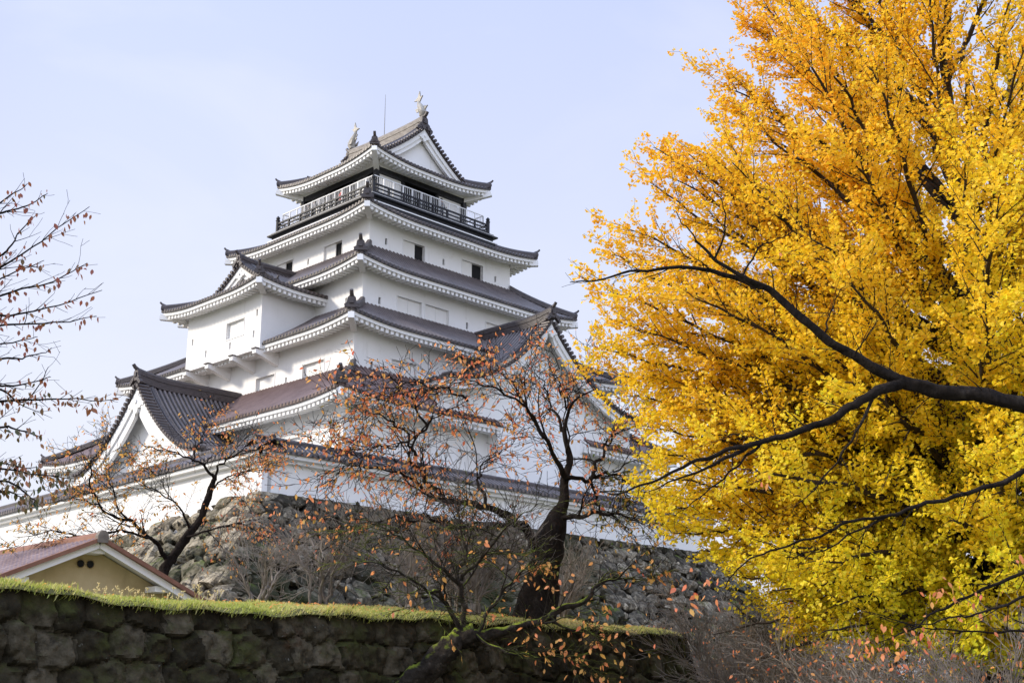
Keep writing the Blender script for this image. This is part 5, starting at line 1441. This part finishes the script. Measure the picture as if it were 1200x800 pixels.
# --- mossy leaning cherry in front of the near wall -----------------------------------------------
def cherry_mossy():
    Y = 25.5; a = lambda x, y, d=0.0: at(x, y, Y + d)
    base = at(452, 860, Y); base[2] = -0.1
    T = tree('cherry_tree', 'leaning mossy cherry trunk with bare twigs in front of the near wall', 'tree', base)
    pl = Plant(33)
    pl.branch([base, a(468, 825), a(490, 795), a(515, 770), a(536, 752), a(556, 742)], 0.30, 0.19, 22, 0.05)
    limbs = [
        ([a(545, 748), a(590, 738, .2), a(640, 722, .4), a(680, 703, .6), a(715, 682, .8), a(742, 662, 1)], 0.20, 0.02, 1.0),
        ([a(544, 750), a(545, 715), a(541, 680), a(545, 640, .2), a(530, 600, .3)], 0.12, 0.02, 1.6),
        ([a(544, 745), a(520, 700, -.4), a(500, 690, -.8), a(460, 668, -1.2), a(420, 655, -1.6)], 0.10, 0.015, 1.6),
        ([a(560, 742), a(585, 700, .6), a(610, 668, .9), a(640, 650, 1.2)], 0.09, 0.012, 1.6),
        ([a(543, 690), a(510, 660, -.6), a(470, 630, -1), a(430, 612, -1.4)], 0.08, 0.012, 1.6),
        ([a(541, 680), a(575, 640, -.4), a(600, 610, -.8), a(640, 590, -1)], 0.07, 0.012, 1.4),
        ([a(640, 722, .4), a(670, 735, .2), a(700, 742, .1), a(735, 762, 0)], 0.06, 0.01, 1.2),
        ([a(556, 742), a(600, 765, -.6), a(650, 768, -1), a(700, 775, -1.3)], 0.06, 0.01, 1.2),
    ]
    for C, r0, r1, dn in limbs:
        P, rr = pl.branch(C, r0 * 0.6, r1 * 0.5, max(14, len(C) * 5), 0.05)
        pl.spawn(P, np.minimum(rr, 0.05), 1, CH, 1.0, t0=0.2, dens=2.4 * dn)
        pl.spawn(P, np.minimum(rr, 0.05), 2, CH, 1.0, t0=0.25, dens=0.8 * dn, scale=1.4)
    rebase(pl.wood('trunk', M['bark_moss'], T, base), base)
    r = pl.r
    cherry_leaves(pl, (0, 1), 0.7, M['cherry_leaf'], T, base, lambda A: r.normal(0.58, 0.12, len(A)), size=(0.10, 0.16), keepf=lambda A: (A[:, 2] < 4.6) & ((A[:, 0] > -0.6) | (r.random(len(A)) < 0.25)))
cherry_mossy()

# --- bare shrubs ------------------------------------------------------------------------------------
SHR = dict(seg=0.20, wig=0.15, up=[0.10, 0.10, 0.12, 0], dens=[6.0, 5.0, 2.0, 0], len=[0.45, 0.95, 1.7, 0], rad=[0.006, 0.012, 0.03, 0.1], ang=(0.3, 0.85), rmin=0.0045)
def shrub(label, x, y, z, h, stems, seed, spread=0.5, lean=(0, 0), group='bare shrubs below the rampart', name='bare_shrub', red=0.0, stemr=0.05):
    base = np.array([x, y, z]); T = tree(name, label, 'shrub', base, group)
    pl = Plant(seed); r = pl.r
    for i in range(stems):
        az = 2 * math.pi * (i + r.random()) / stems; d = np.array([math.cos(az) * spread + lean[0], math.sin(az) * spread + lean[1], 1.0])
        L = h * r.uniform(0.6, 1.0); q = base + np.array([math.cos(az), math.sin(az), 0]) * 0.15
        e_ = q + nz(d) * L
        P, rr = pl.branch([q, q + nz(d * (0.5, 0.5, 1)) * L * 0.4, e_ + r.normal(0, 0.1, 3)], stemr * r.uniform(0.6, 1.2), 0.008, 12, 0.05)
        pl.spawn(P, np.minimum(rr, 0.03), 2, SHR, L, t0=0.10, dens=2.6, scale=h * 0.40)
        pl.spawn(P, np.minimum(rr, 0.03), 1, SHR, L, t0=0.15, dens=3.6, scale=h * 0.24)
    rebase(pl.wood('stems', M['bark_pale'], T, base, kmain=6), base)
    if red:
        cherry_leaves(pl, (0,), red, M['cherry_leaf'], T, base, lambda A: r.normal(0.7, 0.15, len(A)), size=(0.06, 0.11))
W_ = lambda s, a, dz=-0.05: wallpt(s, a, float(bank_z(s, a)) + dz)
for i, (s_, a_, h, st_, lb) in enumerate([
    (7.6, 3.0, 1.7, 6, 'small bare shrub on the turf in front of the rampart corner'),
    (9.0, 2.6, 2.3, 7, 'bare spreading shrub on the bank against the dark face of the rampart'),
    (10.4, 1.2, 2.2, 7, 'bare grey shrub at the left foot of the mossy leaning cherry'),
    (12.0, 0.8, 3.0, 8, 'tallest bare twiggy shrub on the bank, beside the mossy leaning trunk'),
    (13.3, 2.4, 2.4, 6, 'bare shrub on the bank just left of the old cherry trunk'),
    (16.3, 1.5, 1.9, 6, 'low bare shrub on the bank right of the old cherry trunk'),
    (17.8, 2.6, 2.4, 7, 'bare shrub at the far right end of the grass bank')]):
    p = W_(s_, a_); shrub(lb, p[0], p[1], p[2], h, st_, 40 + i, 0.55, group='bare shrubs on the grass bank')
for i, (px, Yd, h, st_, red, lb) in enumerate([
    (842, 37.5, 3.8, 8, 0.9, 'bare brown bush at the right-hand end of the near wall'),
    (872, 30.0, 4.6, 7, 0.0, 'tall bare bush whose dark stem crosses the pale gap under the ginkgo'),
    (925, 28.0, 3.3, 8, 1.2, 'grey-brown bare bush right of the pale gap under the ginkgo'),
    (985, 24.0, 3.0, 8, 1.0, 'tangled bare bush below the lowest tip of the ginkgo crown'),
    (1050, 22.0, 2.6, 8, 0.7, 'bare bush with a few red leaves below the ginkgo, third from the right'),
    (1120, 21.0, 2.5, 8, 0.9, 'bare bush with a few red leaves below the ginkgo, second from the right'),
    (1185, 20.0, 2.5, 8, 1.0, 'bare bush with a few red leaves in the bottom right corner'),
    (850, 37.0, 4.2, 8, 0.0, 'bare bush standing nearest the foot of the rampart'),
    (960, 36.0, 4.4, 8, 0.0, 'bare bush farthest back behind the others under the ginkgo'),
    (1080, 33.0, 3.6, 8, 0.0, 'bare bush behind the ginkgo trunk'),
    (1150, 38.0, 4.6, 9, 0.0, 'broad bare bush far back at the right, behind the ginkgo'),
    (1010, 42.0, 5.0, 9, 0.0, 'farthest bare bush seen between the ginkgo and the rampart corner'),
    (1200, 30.0, 3.6, 9, 0.0, 'bare bush at the right edge behind the ginkgo')]):
    p = at(px, 800, Yd); shrub(lb, p[0], p[1], -0.05, h, st_, 60 + i, 0.42, red=red)

# --- grass on the bank ---------------------------------------------------------------------------------
def grass():
    r = np.random.default_rng(3); n = 85000
    s_ = r.uniform(-7, WL - 0.3, n); a_ = 4.45 * r.random(n) ** 1.15 - 0.20
    z = bank_z(s_, a_); xy = WA + s_[:, None] * WT + a_[:, None] * WN
    h = r.uniform(0.03, 0.085, n) * (0.75 + 0.55 * (vnoise(s_, a_, 1.7, 6) > 0.15)); lean = r.normal(0, 0.5, (n, 2))
    edge = a_ < 0.0; h[edge] *= r.uniform(0.6, 1.8, int(edge.sum()))
    lean[edge] -= WN * 0.8; h = np.where(edge & (r.random(n) < 0.35), -0.8 * h, h)
    A = np.concatenate([xy, (z - 0.01)[:, None]], 1); az = r.uniform(0, 6.28, n); wv = np.stack([np.cos(az), np.sin(az), 0 * az], 1) * 0.010
    tip = A + np.concatenate([lean * h[:, None], h[:, None]], 1); mid = A * 0.5 + tip * 0.5 + np.array([0, 0, 1.0]) * (h * 0.12)[:, None]
    V = np.stack([A - wv, A + wv, mid + wv * 0.7, tip, mid - wv * 0.7], 1)
    mb = MB(); dry = vnoise(s_, a_, 0.8, 11)
    mb.add(V.reshape(-1, 3), np.arange(n * 5).reshape(n, 5), 0, np.clip(0.50 + 0.30 * dry + np.interp(s_, [5, 10, 16], [0, 0.06, 0.30]) + r.normal(0, 0.18, n), 0, 1))
    o = mb.build('grass', M['grass']); tag(o, 'short sunlit grass growing along the top of the near wall', 'grass', kind='stuff')
    n3 = 1500; s3 = r.uniform(5.5, WL - 0.4, n3); s3 = np.where(r.random(n3) < 0.3, r.uniform(-2, WL - 0.4, n3), s3); a3 = 4.0 * r.random(n3) ** 1.1 - 0.05
    A3 = np.concatenate([WA + s3[:, None] * WT + a3[:, None] * WN, (bank_z(s3, a3) + r.uniform(0.03, 0.07, n3))[:, None]], 1)
    ol = leaves('fallen_leaves', M['cherry_leaf'], None, A3, r.normal(0, 1, (n3, 3)) * (1, 1, 0.35), r.normal(0, 0.4, (n3, 3)) + np.array([0, 0, 1.0]), r.uniform(0.05, 0.09, n3), np.clip(r.normal(0.55, 0.16, n3), 0, 1), SH_CHERRY, 0.3)
    tag(ol, 'dry orange leaves fallen on the turf under the cherry trees', 'fallen leaves', kind='stuff')
    # flowering stalks in front of the hut
    m2 = MB(); n2 = 70
    for i in range(n2):
        s1 = r.uniform(1.5, 6.5); a1 = r.uniform(2.4, 4.0); p = wallpt(s1, a1, float(bank_z(s1, a1)) - 0.02); hh = r.uniform(0.18, 0.42); d = r.normal(0, 0.08, 2)
        q = p + np.array([d[0], d[1], hh]); m2.tube([p, (p + q) / 2 + (0.01, 0, 0), q], [0.005, 0.004, 0.003], 3, tint=0.85)
        for k in range(5):
            f_ = q + r.normal(0, 0.018, 3); m2.tube([f_ - (0, 0, 0.012), f_ + (0, 0, 0.012)], [0.012, 0.009], 4, tint=0.97)
    o2 = m2.build('dry_stalks', M['grass']); tag(o2, 'thin pale seed stalks standing above the grass in front of the hut', 'grass', kind='stuff')
grass()

# --- people on the balcony ---------------------------------------------------------------------------------
def person(label, u, v, facing, coat, h=1.68):
    p = toW(u, v, 32.30); T = empty('person', p, KROT + facing); tag(T, label, 'person', 'visitors on the top balcony')
    k = h / 1.7
    bm = bmesh.new(); me = bpy.data.meshes.new('body')
    # joints: forward is +x
    J = [(0, 0, .95), (0, 0, 1.18), (0, 0, 1.40), (0, 0, 1.50), (.02, 0, 1.60), (.01, 0, 1.70),
         (0, .09, .90), (0, .10, .50), (0, .10, .08), (.12, .11, .03), (0, -.09, .90), (0, -.10, .50), (0, -.10, .08), (.12, -.11, .03),
         (0, .18, 1.40), (.03, .24, 1.14), (.24, .20, 1.08), (.33, .18, 1.09), (0, -.18, 1.40), (.03, -.24, 1.14), (.24, -.20, 1.08), (.33, -.18, 1.09)]
    Ed = [(0, 1), (1, 2), (2, 3), (3, 4), (4, 5), (0, 6), (6, 7), (7, 8), (8, 9), (0, 10), (10, 11), (11, 12), (12, 13), (2, 14), (14, 15), (15, 16), (16, 17), (2, 18), (18, 19), (19, 20), (20, 21)]
    Rd = [.15, .14, .15, .055, .095, .085, .085, .06, .045, .04, .085, .06, .045, .04, .065, .05, .04, .035, .065, .05, .04, .035]
    vs = [bm.verts.new(np.array(j) * k) for j in J]
    for e_ in Ed: bm.edges.new((vs[e_[0]], vs[e_[1]]))
    bm.to_mesh(me); bm.free()
    o = bpy.data.objects.new('body', me); COL.objects.link(o)
    o.modifiers.new('skin', 'SKIN'); sb_ = o.modifiers.new('sub', 'SUBSURF'); sb_.levels = 1; sb_.render_levels = 1
    for i, v_ in enumerate(me.skin_vertices[0].data): v_.radius = (Rd[i] * k, Rd[i] * k * (0.8 if i in (0, 1, 2) else 1)); v_.use_root = i == 0
    dg = bpy.context.evaluated_depsgraph_get(); m2 = bpy.data.meshes.new_from_object(o.evaluated_get(dg)); o.modifiers.clear(); o.data = m2
    for m in (coat, M['skin'], M['coat']): m2.materials.append(m)
    for f in m2.polygons:
        c = f.center; f.use_smooth = True
        f.material_index = 1 if (c.z > 1.47 * k or c.x > 0.29 * k) else (2 if c.z < 0.9 * k else 0)
    o.parent = T
    hm = MB(); hm.lathe((0.0, 0, 1.60 * k), [(0.108 * k, -0.06), (0.116 * k, 0.02), (0.105 * k, 0.09), (0.06 * k, 0.14), (0.0, 0.155)], 12)
    ho = hm.build('hair', M['hair'], T, smooth=True); ho.location = (-0.022, 0, 0)
    fm = MB(); fm.prism([(0.10, 1.60), (0.135, 1.565), (0.10, 1.555)], lambda x, y, z: (x * k, y * k, z * k), -0.014, 0.014); fm.build('nose', M['skin'], T)
person('visitor in a dark coat at the balcony rail, leftmost of the group', 8.40, 15.45, math.pi, M['coat'])
person('visitor in a grey coat between two others at the balcony rail', 8.40, 14.78, math.pi, M['grey_coat'], 1.72)
person('visitor in a dark jacket at the right of the three standing together on the balcony', 8.40, 14.2, math.pi + 0.3, M['coat'], 1.62)
person('visitor in red standing alone nearer the corner of the balcony', 8.45, 11.95, math.pi - 0.2, M['red_coat'], 1.70)
person('visitor in a grey coat on the shaded side of the balcony', 14.2, 8.40, -math.pi / 2, M['grey_coat'], 1.72)
